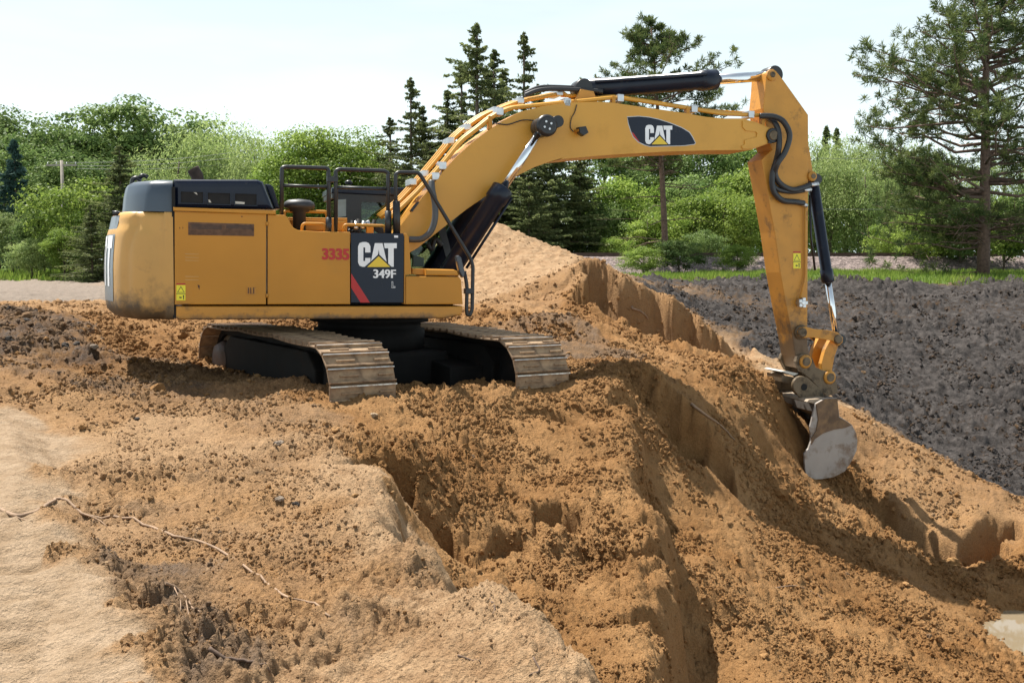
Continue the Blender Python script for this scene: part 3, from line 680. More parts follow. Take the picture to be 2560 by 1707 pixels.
# --- upper structure ----------------------------------------------------------
useam = U(1, 690, 1000, SIDE)[0]; ufront = U(2, 1815, 1300, SIDE)[0]
vbot = U(1, 690, 1495, SIDE)[1]; vseam = U(1, 1000, 1366, SIDE)[1]
vbot2 = U(2, 1800, 1480, SIDE)[1]
def gap(poly, d):      # shrink a rectangle-like list towards its centre
    cu = sum(p[0] for p in poly) / len(poly); cv = sum(p[1] for p in poly) / len(poly)
    return [(u + (d if u < cu else -d), v + (d if v < cv else -d)) for u, v in poly]
ext('deck_frame', [(useam + .02, vbot + .03), (useam + .05, vbot), (ufront - .25, vbot2), (ufront - .02, vbot2 + .05), (ufront, vbot2 + .12), (ufront, vseam - .012), (useam + .02, vseam - .012)], SIDE + .01, 1.46, DKF, bev=.03, seg=3)
ext('deck_floor', [(useam + .1, vseam), (ufront - .1, vseam), (ufront - .1, vseam + .1), (useam + .1, vseam + .1)], SIDE + .15, 1.4, DARKM)
# engine door with vent and label
door = ext('engine_door', UL(SIDE, (1, (700, 530), (1518, 552), (1515, 1358), (700, 1360))), SIDE, SIDE + .12, YEL, bev=.012)
vp = UL(SIDE, (1, (822, 625), (1408, 643), (1408, 750), (822, 740)))
VENT = plain('vent_mesh', (.14, .075, .045), .8, 0, .35, 14, dirt=(.03, .022, .02), dirt_amt=.4, dirt_scale=5)
vn = ext('vent', vp, SIDE - .004, SIDE + .02, VENT, door, bev=0)
for a, b in ((850, 1120), (1160, 1390)):
    ext('vent_opening', UL(SIDE, (1, (a, 645), (b, 655), (b, 690), (a, 684))), SIDE - .007, SIDE, plain('vent_dark', (.06, .045, .04), .8), vn, bev=0)
for k in range(9):
    yy = 640 + k * 11
    ext('vent_slat', UL(SIDE, (1, (826, yy), (1404, yy + 14), (1404, yy + 18), (826, yy + 4))), SIDE - .011, SIDE - .005, VENT, vn, bev=0)
ext('door_latch', UL(SIDE, (1, (1345, 1203), (1425, 1203), (1425, 1268), (1345, 1268))), SIDE - .008, SIDE, YEL2, door, bev=.003)
for a in (1352, 1372, 1398): ext('latch_slot', UL(SIDE, (1, (a, 1208), (a + 12, 1208), (a + 12, 1262), (a, 1262))), SIDE - .010, SIDE - .007, plain('latch_shadow', (.12, .05, .02), .7), door, bev=0)
def warn_label(parent, c, x0, y0, x1, y1, pl):
    ym = (y0 + y1) / 2; w = x1 - x0; h = y1 - y0
    lb = decal('warning_label', [UL(pl, (c, (x0, y0 + .1 * h), (x1, y0 + .1 * h), (x1, y1), (x0, y1)))], pl, LYEL, parent)
    decal('label_header', [UL(pl, (c, (x0, y0), (x1, y0), (x1, y0 + .09 * h), (x0, y0 + .09 * h)))], pl, RED, parent)
    T = lambda fx, fy: (x0 + fx * w, y0 + fy * h)
    tri = [T(.5, .16), T(.92, .55), T(.08, .55)]; tri2 = [T(.5, .23), T(.82, .52), T(.18, .52)]
    decal('warning_triangle', [UL(pl - .003, (c, *tri))], pl - .003, BLK, parent, .001)
    decal('warning_triangle_fill', [UL(pl - .004, (c, *tri2))], pl - .004, LYEL, parent, .001)
    decal('label_divider', [UL(pl - .003, (c, T(0, .6), T(1, .6), T(1, .63), T(0, .63)))], pl - .003, BLK, parent, .001)
    decal('label_arrow', [UL(pl - .003, (c, T(.3, .82), T(.42, .76), T(.42, .8), T(.62, .8), T(.62, .86), T(.42, .86), T(.42, .9))),
                          UL(pl - .003, (c, T(.72, .7), T(.86, .68), T(.84, .95), T(.76, .95)))], pl - .003, BLK, parent, .001)
warn_label(door, 1, 716, 1170, 797, 1322, SIDE)
SCR = plain('scratch_rust', (.10, .045, .022), .8); SCP = plain('scuff_pale', (.46, .27, .09), .6)
for pts in (((720, 1340), (800, 1352), (880, 1346), (800, 1358)), ((905, 1180), (925, 1190), (922, 1230), (908, 1200)), ((740, 670), (750, 672), (748, 690)), ((770, 668), (778, 672), (772, 688)), ((1292, 570), (1308, 572), (1306, 582), (1294, 580))): decal('rust_mark', [UL(SIDE, (1, *pts))], SIDE, SCR, door, .001)
for y in (905, 935, 962, 1105, 1135): decal('scuff_mark', [UL(SIDE, (1, (790, y), (915, y + 4), (915, y + 8), (800, y + 7)))], SIDE, SCP, door, .001)
# middle panel with the fleet number
for y in (640, 1280):
    cyl('door_hinge', P3(1, 1524, y - 18, SIDE - .006), P3(1, 1524, y + 18, SIDE - .006), .012, YEL2, door, 10)
for k in range(9):
    q = P3(1, 760 + k * 190, 1440, SIDE + .01); cyl('deck_bolt', q - Vector((0, .008, 0)), q + Vector((0, .01, 0)), .014, YEL2, exc, 8)
mid = ext('side_panel', UL(SIDE, (1, (1530, 556), (1685, 562), (1712, 585), (1735, 640), (1765, 680), (1800, 697)), (2, (500, 690), (785, 694), (787, 1352)), (1, (1530, 1358))), SIDE, SIDE + .35, YEL, bev=.015)
(u0, v0), (u1, v1) = U(2, 532, 945, SIDE), U(2, 776, 845, SIDE)
text_polys('fleet_number', '3335', u0, v0, u1 - u0, v1 - v0, SIDE, RED, mid, .028, .013)
# dark panel with the maker's mark
lp = ext('logo_panel', UL(SIDE, (2, (793, 702), (1268, 706), (1276, 720), (1270, 1338), (793, 1338))), SIDE - .002, SIDE + .35, NAVY, bev=.006)
decal('red_stripe', [UL(SIDE - .002, (2, (794, 1070), (794, 1200), (880, 1336), (965, 1336)))], SIDE - .003, RED, lp)
cat_logo(lambda x, y: U(2, x, y, SIDE), SIDE - .003, lp)
(u0, v0), (u1, v1) = U(2, 998, 1113, SIDE), U(2, 1200, 1036, SIDE)
text_polys('model_number', '349F', u0, v0, u1 - u0, v1 - v0, SIDE - .002, WHT, lp, .012, .014)
LO = [(1163,1144),(1177,1144),(1177,1188),(1196,1188),(1196,1203),(1163,1203)]
LI = [(1166,1148),(1174,1148),(1174,1192),(1193,1192),(1193,1199),(1166,1199)]
decal('model_letter_outline', [UL(SIDE - .002, (2, *LO))], SIDE - .003, WHT, lp, .001)
decal('model_letter', [UL(SIDE - .004, (2, *LI))], SIDE - .004, NAVY, lp, .001)
decal('small_sticker', [UL(SIDE - .002, (2, (1186, 724), (1222, 726), (1222, 746), (1186, 744)))], SIDE - .003, WHT, lp)
ext('tank_front', UL(SIDE, (2, (1279, 706), (1300, 706), (1320, 740), (1346, 1080), (1290, 1086), (1290, 1350), (1276, 1350))), SIDE + .004, SIDE + .9, YEL, bev=.015)
# tank top behind the panels
ext('tank_top', UL(SIDE, (2, (330, 700), (1275, 720), (1275, 800), (330, 780))), SIDE + .03, SIDE + .75, YEL, bev=.01)
# tool boxes in front
tbx = ext('tool_box', UL(SIDE, (2, (1292, 1096), (1780, 1102), (1800, 1130), (1815, 1352), (1292, 1354))), SIDE + .003, SIDE + .85, YEL, bev=.018)
ext('tool_box_lid', UL(SIDE, (2, (1476, 1030), (1735, 1035), (1765, 1050), (1782, 1094), (1476, 1090))), SIDE - .001, SIDE + .75, YEL, tbx, bev=.03, seg=3)
ext('tool_box_step', UL(SIDE + .1, (2, (1352, 1024), (1480, 1030), (1480, 1086), (1352, 1080))), SIDE + .1, SIDE + .75, YEL, tbx, bev=.01)
# trim and hood
ext('hood_trim', UL(SIDE - .03, (1, (686, 492), (1600, 522), (1604, 556), (690, 524))), SIDE - .03, SIDE + .1, YEL, bev=.008)
ys = SIDE + .06
hp = UL(ys, (1, (690, 505), (686, 240), (1440, 242), (1490, 262), (1590, 512)))
hood = ext('engine_hood', hp, ys, 1.3, NAVY, bev=.10, seg=4)
HOLE = plain('hood_opening', (.012, .011, .011), .9, 0, .3, 8)
for i, (a, b, y0) in enumerate(((755, 955, 355), (995, 1195, 365), (1238, 1430, 372))):
    w = ext('hood_vent', UL(ys, (1, (a, y0), (b, y0 + 5), (b, y0 + 104), (a, y0 + 98))), ys - .002, ys + .02, HOLE, hood, bev=0)
    fp = UL(ys, (1, (a - 8, y0 - 8), (b + 8, y0 - 3), (b + 8, y0 + 112), (a - 8, y0 + 106)))
    ip = UL(ys, (1, (a, y0), (b, y0 + 5), (b, y0 + 104), (a, y0 + 98)))
    fb = bmesh.new()
    for k in range(4):
        q = [fp[k], fp[(k + 1) % 4], ip[(k + 1) % 4], ip[k]]; bm_ext(fb, q, ys - .016, ys - .001, 0)
    bm_obj('vent_frame', fb, NAVY, w)
    decal('vent_glint', [UL(ys, (1, *(((870, 360), (895, 362), (905, 385), (885, 372)), ((1000, 425), (1015, 428), (1028, 452), (1005, 450)), ((1240, 440), (1325, 448), (1322, 466), (1240, 462)))[i]))], ys - .002, plain('bare_metal_glint', (.5, .46, .4), .5), w, .002)  # painted glint on bare metal inside each vent
ext('hood_rear_step', UL(.2, (1, (1505, 285), (1550, 288), (1580, 310), (1640, 505), (1590, 510))), .2, 1.1, NAVY, hood, bev=.05, seg=3)
# counterweight: lofted skin
RT = 3.70
def cw_plan(n=60):
    y1 = 1.06; pts = []
    us = -math.sqrt(RT ** 2 - y1 ** 2)
    for k in range(7): pts.append((useam + (-.12) * k / 6, -1.5))
    p0 = Vector((useam - .12, -1.5)); p3 = Vector((us, -y1)); tn = Vector((y1, us)).normalized()
    p1 = p0 + Vector((-.40, 0)); p2 = p3 + Vector((y1 / RT * .34, -.34))
    for k in range(1, 15):
        t_ = k / 14; pts.append(tuple((1 - t_) ** 3 * p0 + 3 * t_ * (1 - t_) ** 2 * p1 + 3 * t_ * t_ * (1 - t_) * p2 + t_ ** 3 * p3))
    for k in range(1, 13):
        y = -y1 + y1 * k / 12; pts.append((-math.sqrt(RT ** 2 - y * y), y))
    return pts + [(u, -y) for u, y in pts[-2::-1]]
CWP = [Vector(p) for p in cw_plan()]
CWN = []
for i, p in enumerate(CWP):
    t_ = CWP[min(i + 1, len(CWP) - 1)] - CWP[max(i - 1, 0)]; CWN.append(Vector((t_.y, -t_.x)).normalized())
CWN = [(-n if n.x > 0.01 or (abs(n.x) <= .01 and n.y * p.y < 0) else n) for n, p in zip(CWN, CWP)]
vct = U(1, 560, 532, SIDE)[1]
CWL = [0]
for a, b in zip(CWP, CWP[1:]): CWL.append(CWL[-1] + (b - a).length)
def ss(a, b, x):
    t_ = min(max((x - a) / (b - a), 0), 1); return t_ * t_ * (3 - 2 * t_)
def cw_pt(i, h, extra=0):
    """skin of the counterweight: i along the plan line, h 0 bottom .. 1 top"""
    v = vbot + (vct - vbot) * h
    ins = 0
    if h < .14: ins += .20 * (1 - math.sqrt(max(0, 1 - (1 - h / .14) ** 2)))
    if h > .93: ins += .05 * ((h - .93) / .07) ** 2
    ins += .05 * ss(.45, 1, h)
    L = min(CWL[i], CWL[-1] - CWL[i])
    # raised shoulder panel round the corner, sunk band beside the seam
    sh = ss(.20, .27, L - .10 * ss(.75, .9, h)) * (1 - ss(.80, .90, h)) * .035
    band = (ss(.52, .56, L + .12 * ss(.6, .95, h)) - ss(.60, .64, L + .12 * ss(.6, .95, h))) * -.035
    o = sh + band + extra - ins * (.35 if L < .1 else 1)
    p = CWP[i] + CWN[i] * o
    return (p.x, p.y, v)
HS = [0, .012, .03, .055, .09, .14, .2, .3, .4, .5, .6, .7, .76, .8, .84, .87, .9, .93, .96, .985, 1]
cb = bmesh.new(); ncw = len(CWP)
grid = [[cb.verts.new(cw_pt(i, h)) for i in range(ncw)] for h in HS]
for r0, r1 in zip(grid, grid[1:]):
    for i in range(ncw - 1): cb.faces.new((r0[i + 1], r0[i], r1[i], r1[i + 1])).smooth = True
cb.faces.new(grid[-1]); cb.faces.new(grid[0][::-1])
for r0, r1 in zip(grid, grid[1:]): cb.faces.new((r1[0], r0[0], r0[-1], r1[-1])) if False else None
bmesh.ops.recalc_face_normals(cb, faces=cb.faces)
cw = bm_obj('counterweight', cb, CWT, exc)
# black rear panel and its letters follow the skin
def skin(name, s0, s1, h0, h1, ex, mat, parent):
    """patch of skin between running lengths s0..s1 (metres from the near seam)"""
    bm = bmesh.new(); rows = []
    n_s = max(2, int((s1 - s0) / .04)); n_h = 8
    for a in range(n_h + 1):
        h = h0 + (h1 - h0) * a / n_h; row = []
        for b in range(n_s + 1):
            s = s0 + (s1 - s0) * b / n_s
            i = max(0, min(ncw - 2, int(np.searchsorted(CWL, s)) - 1)); f = (s - CWL[i]) / (CWL[i + 1] - CWL[i])
            row.append(bm.verts.new(Vector(cw_pt(i, h, ex)).lerp(Vector(cw_pt(i + 1, h, ex)), f)))
        rows.append(row)
    for r0, r1 in zip(rows, rows[1:]):
        for i in range(n_s): bm.faces.new((r0[i + 1], r0[i], r1[i], r1[i + 1])).smooth = True
    return bm_obj(name, bm, mat, parent)
half = CWL[-1] / 2
rp = skin('rear_panel', .92, CWL[-1] - .92, .16, .97, .006, BLU, cw)
for s0, s1, h0, h1 in ((1.00, 1.32, .66, .78), (1.10, 1.22, .30, .66), (1.40, 1.50, .30, .78), (1.62, 1.72, .30, .78), (1.50, 1.62, .68, .78), (1.85, 1.95, .30, .78), (1.95, 2.15, .68, .78), (1.95, 2.15, .30, .40)):
    skin('rear_letter', s0, s1, h0, h1, .011, WHT, cw)
# rear light bracket and hood behind the seam
tube('lifting_eye', [P3(1, 150, 548, -.9), P3(1, 185, 545, -.9), P3(1, 225, 560, -.9)], .035, BLK, cw)
hr = bmesh.new()
yr = SIDE + .06
rows = []
vb_, vt_ = U(1, 620, 532, yr)[1], U(1, 620, 242, yr)[1]
plan = [(useam, yr), (useam - .30, yr), (useam - .36, yr + .05), (useam - .60, -1.0), (useam - .66, -.6), (useam - .68, 0), (useam - .66, .6), (useam - .60, 1.0), (useam - .36, 1.39), (useam - .3, 1.44), (useam, 1.44)]
for h, ins in ((0, 0), (.5, .02), (.8, .045), (.9, .07), (.96, .11), (1, .18)):
    rows.append([hr.verts.new((u + (ins if k not in (0, len(plan) - 1) else 0), y - math.copysign(ins if abs(y) > .3 else 0, y), vb_ + (vt_ - vb_) * h)) for k, (u, y) in enumerate(plan)])
for r0, r1 in zip(rows, rows[1:]):
    for i in range(len(plan) - 1): hr.faces.new((r0[i + 1], r0[i], r1[i], r1[i + 1])).smooth = True
hr.faces.new(rows[-1]); bmesh.ops.recalc_face_normals(hr, faces=hr.faces)
bm_obj('rear_hood', hr, plain('rear_hood_sheen_paint', (.035, .052, .075), .3, 0, .08, 3, spec=.7), exc)  # hood paint lightened and blued: the sky's reflection is put into the colour
for dx in (0, 22):
    tube('hood_grab_loop', smooth_path([P3(1, 318 + dx * 3, 290 - dx, -.6 + dx * .02), P3(1, 330 + dx * 3, 245 - dx, -.6), P3(1, 365 + dx * 3, 232 - dx, -.6), P3(1, 395 + dx * 3, 250 - dx, -.6)]), .03, BLK)
ext('seam_gap', [(useam - .012, vbot + .02), (useam + .03, vbot + .02), (useam + .03, vt_ - .1), (useam - .012, vt_ - .1)], SIDE + .02, 1.3, plain('seam_shadow', (.01, .009, .008), .9), bev=0)
# exhaust, intake
ex0 = P3(1, 905, 250, -.5); ex1 = P3(1, 895, 205, -.5); ex2 = P3(1, 862, 150, -.5)
eb = bmesh.new(); pth = smooth_path([ex0 - Vector((0, 0, .15)), ex0, ex1, ex2], 5); bm_tube(eb, pth, .085, 16)
exh = bm_obj('exhaust_stack', eb, plain('rusty_exhaust', (.05, .03, .022), .7, .3, .4, 9), exc)
dv = (pth[-1] - pth[-2]).normalized()
cyl('exhaust_mouth', pth[-1] + dv * .001, pth[-1] + dv * .006, .072, HOLE, exh, 16)
pc = P3(2, 322, 430, -.95); ib = bmesh.new()
lathe_x(ib, [(-.62, .09), (-.13, .09), (-.12, .13), (-.08, .15), (-.07, .205), (-.03, .215), (.01, .20), (.04, .15), (.055, .02)], pc, (0, 0, 1), 28)
bm_obj('air_intake', ib, plain('grey_black_plastic', (.03, .03, .034), .5, 0, .1, 5), exc)
# deck furniture seen through the rails
ext('pump_housing', UL(-.75, (2, (215, 560), (760, 566), (760, 760), (215, 760))), -.75, -.2, YEL, bev=.02)
ext('pump_cover', UL(-.78, (2, (230, 580), (350, 582), (350, 680), (230, 680))), -.78, -.74, YEL, bev=.01)
ext('pump_cover', UL(-.78, (2, (365, 582), (600, 586), (600, 680), (365, 680))), -.78, -.74, YEL, bev=.01)
ext('pump_cover', UL(-.78, (2, (660, 600), (745, 602), (745, 680), (660, 680))), -.78, -.74, YEL, bev=.01)
def grab(pts, pl, r, mat=YEL, rr=.06, name='grab_handle', parent=exc):
    return tube(name, round_path([P3(c, x, y, pl) for c, x, y in pts], rr, 5), r, mat, parent)
grab([(2, 345, 690), (2, 350, 616), (2, 553, 620), (2, 556, 690)], SIDE + .2, .021)
grab([(2, 722, 690), (2, 730, 627), (2, 1100, 638), (2, 1106, 700)], SIDE + .2, .021)
grab([(2, 185, 560), (2, 185, 502), (2, 570, 510), (2, 575, 560)], -.95, .024)
# hydraulic fittings between the tank and the boom
rng = random.Random(5)
for k in range(7):
    c = P3(2, 800 + k * 32, 662 + rng.uniform(-12, 12), -.7)
    o = bmesh.new(); lathe_x(o, [(0, .03), (.02, .045), (.05, .045), (.06, .03), (.12, .03)], c, (rng.uniform(-.3, .3), rng.uniform(-.3, .3), 1), 10)
    bm_obj('hose_fitting', o, ZINC if k % 2 else DARKM, exc)
for k in range(4):
    tube('valve_hose', smooth_path([P3(2, 760 + k * 30, 700, -.55), P3(2, 830 + k * 40, 640 - k * 6, -.5), P3(2, 960 + k * 30, 650, -.45), P3(2, 1060 + k * 20, 700, -.42)]), .022, RUB)
ext('valve_bracket', UL(-.8, (2, (938, 640), (1000, 640), (1000, 720), (938, 720))), -.8, -.7, YEL, bev=.01)
# guard rails
RW_ = SIDE + .10
rl = grab([(2, 160, 560), (2, 163, 110), (2, 200, 100), (2, 570, 112), (2, 590, 135), (2, 590, 700)], RW_, .028, BLK, .12, 'guard_rail')
tube('rail_bar', [P3(2, 165, 270, RW_), P3(2, 588, 284, RW_)], .022, BLK, rl)
tube('rail_socket', [P3(2, 590, 560, RW_), P3(2, 590, 705, RW_)], .042, BLK, rl)
rl = grab([(2, 655, 700), (2, 655, 135), (2, 690, 122), (2, 1100, 138), (2, 1132, 158), (2, 1130, 720)], RW_, .028, BLK, .12, 'guard_rail')
tube('rail_bar', [P3(2, 658, 287, RW_), P3(2, 1130, 300, RW_)], .022, BLK, rl)
tube('rail_socket', [P3(2, 1132, 500, RW_), P3(2, 1132, 705, RW_)], .046, BLK, rl)
box('rail_clamp', P3(2, 572, 240, RW_) - Vector((0, .04, 0)), P3(2, 672, 190, RW_) + Vector((0, .04, 0)), BLK, rl)
rl = grab([(2, 1203, 700), (2, 1200, 168), (2, 1225, 150), (2, 1400, 152), (2, 1430, 180), (2, 1880, 930), (2, 1905, 1000), (2, 1898, 1400), (2, 1880, 1448), (2, 1852, 1450), (2, 1846, 1400), (2, 1852, 1180), (2, 1825, 1050)], SIDE + .06, .027, BLK, .10, 'guard_rail')
tube('rail_socket', [P3(2, 1207, 410, SIDE + .06), P3(2, 1210, 705, SIDE + .06)], .052, BLK, rl)
box('rail_clamp', P3(2, 1835, 1258, SIDE) - Vector((0, .02, 0)), P3(2, 1915, 1208, SIDE) + Vector((0, .1, 0)), BLK, rl)
mir = bmesh.new(); ma = P3(2, 1772, 930, SIDE + .02); mb_ = P3(2, 1812, 1095, SIDE + .02)
bm_ext(mir, UL(SIDE, (2, (1752, 915), (1775, 905), (1800, 930), (1830, 1060), (1828, 1100), (1805, 1110), (1778, 1060), (1755, 960))), SIDE - .02, SIDE + .09, .03, 3)
bm_obj('rear_view_mirror', mir, plain('mirror_housing', (.03, .034, .045), .25, 0, .1, 5, spec=.7), exc)
# --- cab ------------------------------------------------------------------------
cn, cf = .42, 1.46
ub, uf = U(2, 640, 400, cn)[0], U(2, 1720, 500, cn)[0] + .05
vr = U(2, 900, 290, cn)[1]; vfl = 1.45
cabm = bmesh.new()
prof_ = [(ub, vfl), (uf - .1, vfl), (uf, vfl + .35), (uf, vfl + .7), (uf - .30, vr - .1), (ub + .02, vr - .1)]
def ring_plate(bm, poly, inner, y0, y1):
    n_ = len(poly)
    for i in range(n_): bm_ext(bm, [poly[i], poly[(i + 1) % n_], inner[(i + 1) % n_], inner[i]], y0, y1, 0)
inn = [(ub + .42, vfl + .45), (uf - .22, vfl + .45), (uf - .12, vfl + .5), (uf - .12, vfl + .75), (uf - .40, vr - .22), (ub + .42, vr - .22)]
ring_plate(cabm, prof_, inn, cn, cn + .06); ring_plate(cabm, prof_, inn, cf - .06, cf)
for u, v in (prof_[2], prof_[4], prof_[5]): bm_box(cabm, (u - .05, cn, v - .08), (u + .05, cf, v + .02), .01)
bm_box(cabm, (ub, cn + .02, vfl), (ub + .06, cf - .02, vfl + 1.0), .01)
bm_box(cabm, (ub, cn + .02, vfl), (uf - .1, cf - .02, vfl + .06), .01)
cab = bm_obj('cab', cabm, BLK, exc)
ext('cab_roof', [(ub - .05, vr - .10), (uf - .22, vr - .12), (uf - .26, vr - .01), (uf - .4, vr + .02), (ub + .08, vr + .02), (ub - .04, vr - .02)], cn - .04, cf + .04, NAVY, cab, bev=.03, seg=3)
ext('cab_window', inn, cn + .025, cn + .031, GLS, cab, bev=0)
ext('cab_window', inn, cf - .031, cf - .025, GLS, cab, bev=0)
box('cab_window', (ub + .02, cn + .1, vfl + 1.0), (ub + .026, cf - .1, vr - .2), GLS, cab, bev=0)
ext('rear_pillar_window', UL(cn, (2, (672, 400), (748, 395), (748, 550), (672, 560))), cn - .006, cn - .001, plain('pillar_glass', (.16, .19, .18), .1, 0, .2, 3, spec=.8), cab, bev=0)
ext('operator_seat', [(ub + .45, vfl + .1), (ub + 1.0, vfl + .1), (ub + 1.0, vfl + .5), (ub + .65, vfl + .55), (ub + .55, vfl + 1.25), (ub + .4, vfl + 1.25)], .7, 1.2, BLK, cab, bev=.05, seg=3)
lb_ = bmesh.new(); lathe_x(lb_, [(0, .03), (.02, .06), (.05, .06), (.07, .02)], P3(2, 772, 262, .8), (0, 0, 1), 12); bm_obj('roof_antenna', lb_, BLK, cab)
ext('cab_lower_guard', UL(.2, (2, (1360, 900), (1460, 930), (1460, 1010), (1360, 1010))), .2, .3, plain('green_grey_tank', (.05, .085, .075), .4), cab, bev=.01)
tube('wiper_hose', smooth_path([P3(2, 1490, 800, .3), P3(2, 1530, 850, .3), P3(2, 1560, 760, .3), P3(2, 1620, 820, .3)]), .04, RUB, cab)
# --- boom -----------------------------------------------------------------------
BN = -.36
btop = [(4, 60, 1480), (4, 130, 1392), (4, 210, 1290), (4, 300, 1172), (4, 400, 1052), (4, 520, 900), (4, 640, 772), (4, 780, 648), (4, 900, 560), (4, 1030, 478), (4, 1170, 405), (4, 1350, 362), (4, 1560, 330),
        (5, 130, 380), (5, 360, 372), (5, 530, 390), (5, 800, 430), (5, 1100, 472), (5, 1300, 508), (5, 1450, 522), (5, 1620, 522), (5, 1745, 555), (5, 1850, 598), (5, 1905, 622), (5, 1940, 660)]
bbot = [(5, 1935, 700), (5, 1895, 725), (5, 1850, 748), (5, 1700, 803), (5, 1330, 806), (5, 900, 820), (5, 400, 850), (5, 0, 886), (4, 1520, 802), (4, 1400, 838), (4, 1280, 882), (4, 1150, 946), (4, 1000, 1036), (4, 850, 1140), (4, 700, 1242), (4, 560, 1352),
        (2, 1500, 760), (2, 1400, 840), (2, 1330, 880), (2, 1270, 880), (2, 1220, 820)]
bp = [U(c, x, y, BN) for c, x, y in btop + bbot]
boom = ext('boom', bp, BN, -BN, BOOMY, bev=.018)
# raised weld plate at the tip
ext('boom_tip_plate', UL(BN, (5, (1622, 545), (1745, 566), (1850, 608), (1925, 650), (1930, 700), (1850, 742), (1700, 795), (1625, 795), (1612, 770), (1640, 752), (1640, 715), (1745, 690), (1752, 655), (1738, 642), (1650, 632), (1622, 600))), BN - .02, BN + .01, BOOMY, boom, bev=.008)
pinb = bmesh.new(); pc = P3(5, 1895, 675, BN - .03); lathe_x(pinb, [(0, .075), (.02, .085), (.9, .085)], pc - Vector((0, .05, 0)), (0, 1, 0), 20)
bm_obj('tip_pin', pinb, COUP, boom)
ring = bmesh.new(); lathe_x(ring, [(0, .115), (.02, .125), (.06, .125)], pc - Vector((0, .03, 0)), (0, 1, 0), 22); bm_obj('pin_collar', ring, BLK, boom)
ext('pin_keeper', UL(BN - .05, (5, (1868, 690), (1905, 700), (1885, 745), (1855, 740))), BN - .05, BN - .02, BLK, boom, bev=.005)
# decal on the boom
bl = [(600,512),(700,506),(790,514),(880,534),(980,566),(1080,606),(1150,648),(1178,690),(1203,740),(1195,750),(1110,762),(960,766),(800,770),(755,756),(700,730),(655,685),(635,640),(612,570)]
edge_ = [(597,506),(700,500),(792,508),(884,528),(984,560),(1084,600),(1156,643),(1184,686),(1210,740),(1200,755),(1112,768),(960,772),(798,776),(750,762),(694,735),(648,688),(628,642),(606,572)]
decal('decal_border', [UL(BN, (5, *edge_))], BN, plain('decal_silver', (.5, .5, .5), .4), boom, .002)
dc = decal('boom_decal', [UL(BN, (5, *bl))], BN - .002, NAVY, boom, .003)
decal('decal_stripe', [UL(BN, (5, (636, 642), (655, 655), (685, 700), (710, 735), (700, 730), (655, 685)))], BN - .005, RED, boom, .002)
cat_logo(lambda x, y: U(5, 758 + (x - 857) * .682, 580 + (y - 785) * .765, BN), BN - .005, boom)
# lamp on the boom side
lm = ext('work_lamp', UL(BN - .18, (5, (160, 600), (225, 592), (250, 650), (205, 680), (170, 655))), BN - .22, BN - .08, BLK, boom, bev=.02)
ext('lamp_bracket', UL(BN, (5, (125, 625), (165, 625), (165, 660), (125, 650))), BN - .2, BN, YEL, lm, bev=.004)
tube('lamp_cable', smooth_path([P3(5, 150, 400, BN - .01), P3(5, 130, 470, BN - .02), P3(5, 102, 520, BN - .02), P3(5, 92, 600, BN - .015), P3(5, 120, 640, BN - .05)]), .008, RUB, lm)
# steel pipes along the boom's back
PATHN = [(4, 20, 1330), (4, 140, 1235), (4, 300, 1080), (4, 520, 835), (4, 660, 655), (4, 780, 565), (4, 930, 442), (4, 1080, 375), (4, 1300, 355), (4, 1530, 330), (5, 0, 385), (5, 250, 360), (5, 490, 335), (5, 700, 362), (5, 1170, 435), (5, 1450, 482), (5, 1700, 490), (5, 1830, 500)]
PATHM = [(4, -30, 1300), (4, 110, 1190), (4, 300, 985), (4, 480, 770), (4, 600, 620), (4, 720, 520), (4, 850, 430), (4, 1000, 370), (4, 1150, 310), (4, 1350, 275), (4, 1530, 235), (5, 60, 310), (5, 200, 305), (5, 330, 325), (5, 430, 305), (5, 560, 322), (5, 900, 375), (5, 1300, 440), (5, 1700, 470)]
for k, (pp, yl, r, lift) in enumerate(((PATHN, BN + .06, .032, 0), (PATHN, BN + .17, .030, .02), (PATHM, -.05, .030, -.02), (PATHM, .08, .028, .0), (PATHM, .2, .028, .02))):
    ref = BN + .06 if pp is PATHN else -.05
    pts = [P3(c, x, y, ref) for c, x, y in pp]
    tube('boom_pipe', round_path([Vector((p.x, yl, p.z + lift)) for p in pts], .12, 3), r, BOOMY, boom, 10)
for c, x, y in ((4, 490, 870), (4, 975, 410), (4, 1545, 330), (5, 50, 390), (5, 520, 345), (5, 1175, 440), (5, 1680, 490), (4, 430, 960)):
    p = P3(c, x, y, BN + .1); box('pipe_clamp', p + Vector((-.055, -.10, -.06)), p + Vector((.055, .14, .055)), ZINC, boom, .012)
for c, x, y in ((4, 340, 940), (4, 560, 660), (4, 700, 545), (4, 940, 400), (4, 1150, 320), (4, 1480, 250), (4, 240, 1010)):
    p = P3(c, x, y, 0); box('pipe_clamp', p + Vector((-.05, -.12, -.05)), p + Vector((.05, .28, .05)), ZINC, boom, .012)
for c, x, y in ((5, 128, 380), (5, 470, 350), (5, 1130, 450), (5, 1800, 520), (4, 900, 470)):
    p = P3(c, x, y, BN + .06); box('pipe_bracket', p + Vector((-.03, -.05, -.16)), p + Vector((.03, .05, .04)), YEL, boom, .008)
ext('serial_plate', UL(BN, (4, (225, 1250), (290, 1172), (300, 1180), (240, 1262))), BN - .02, BN + .1, BLK, boom, bev=.004)
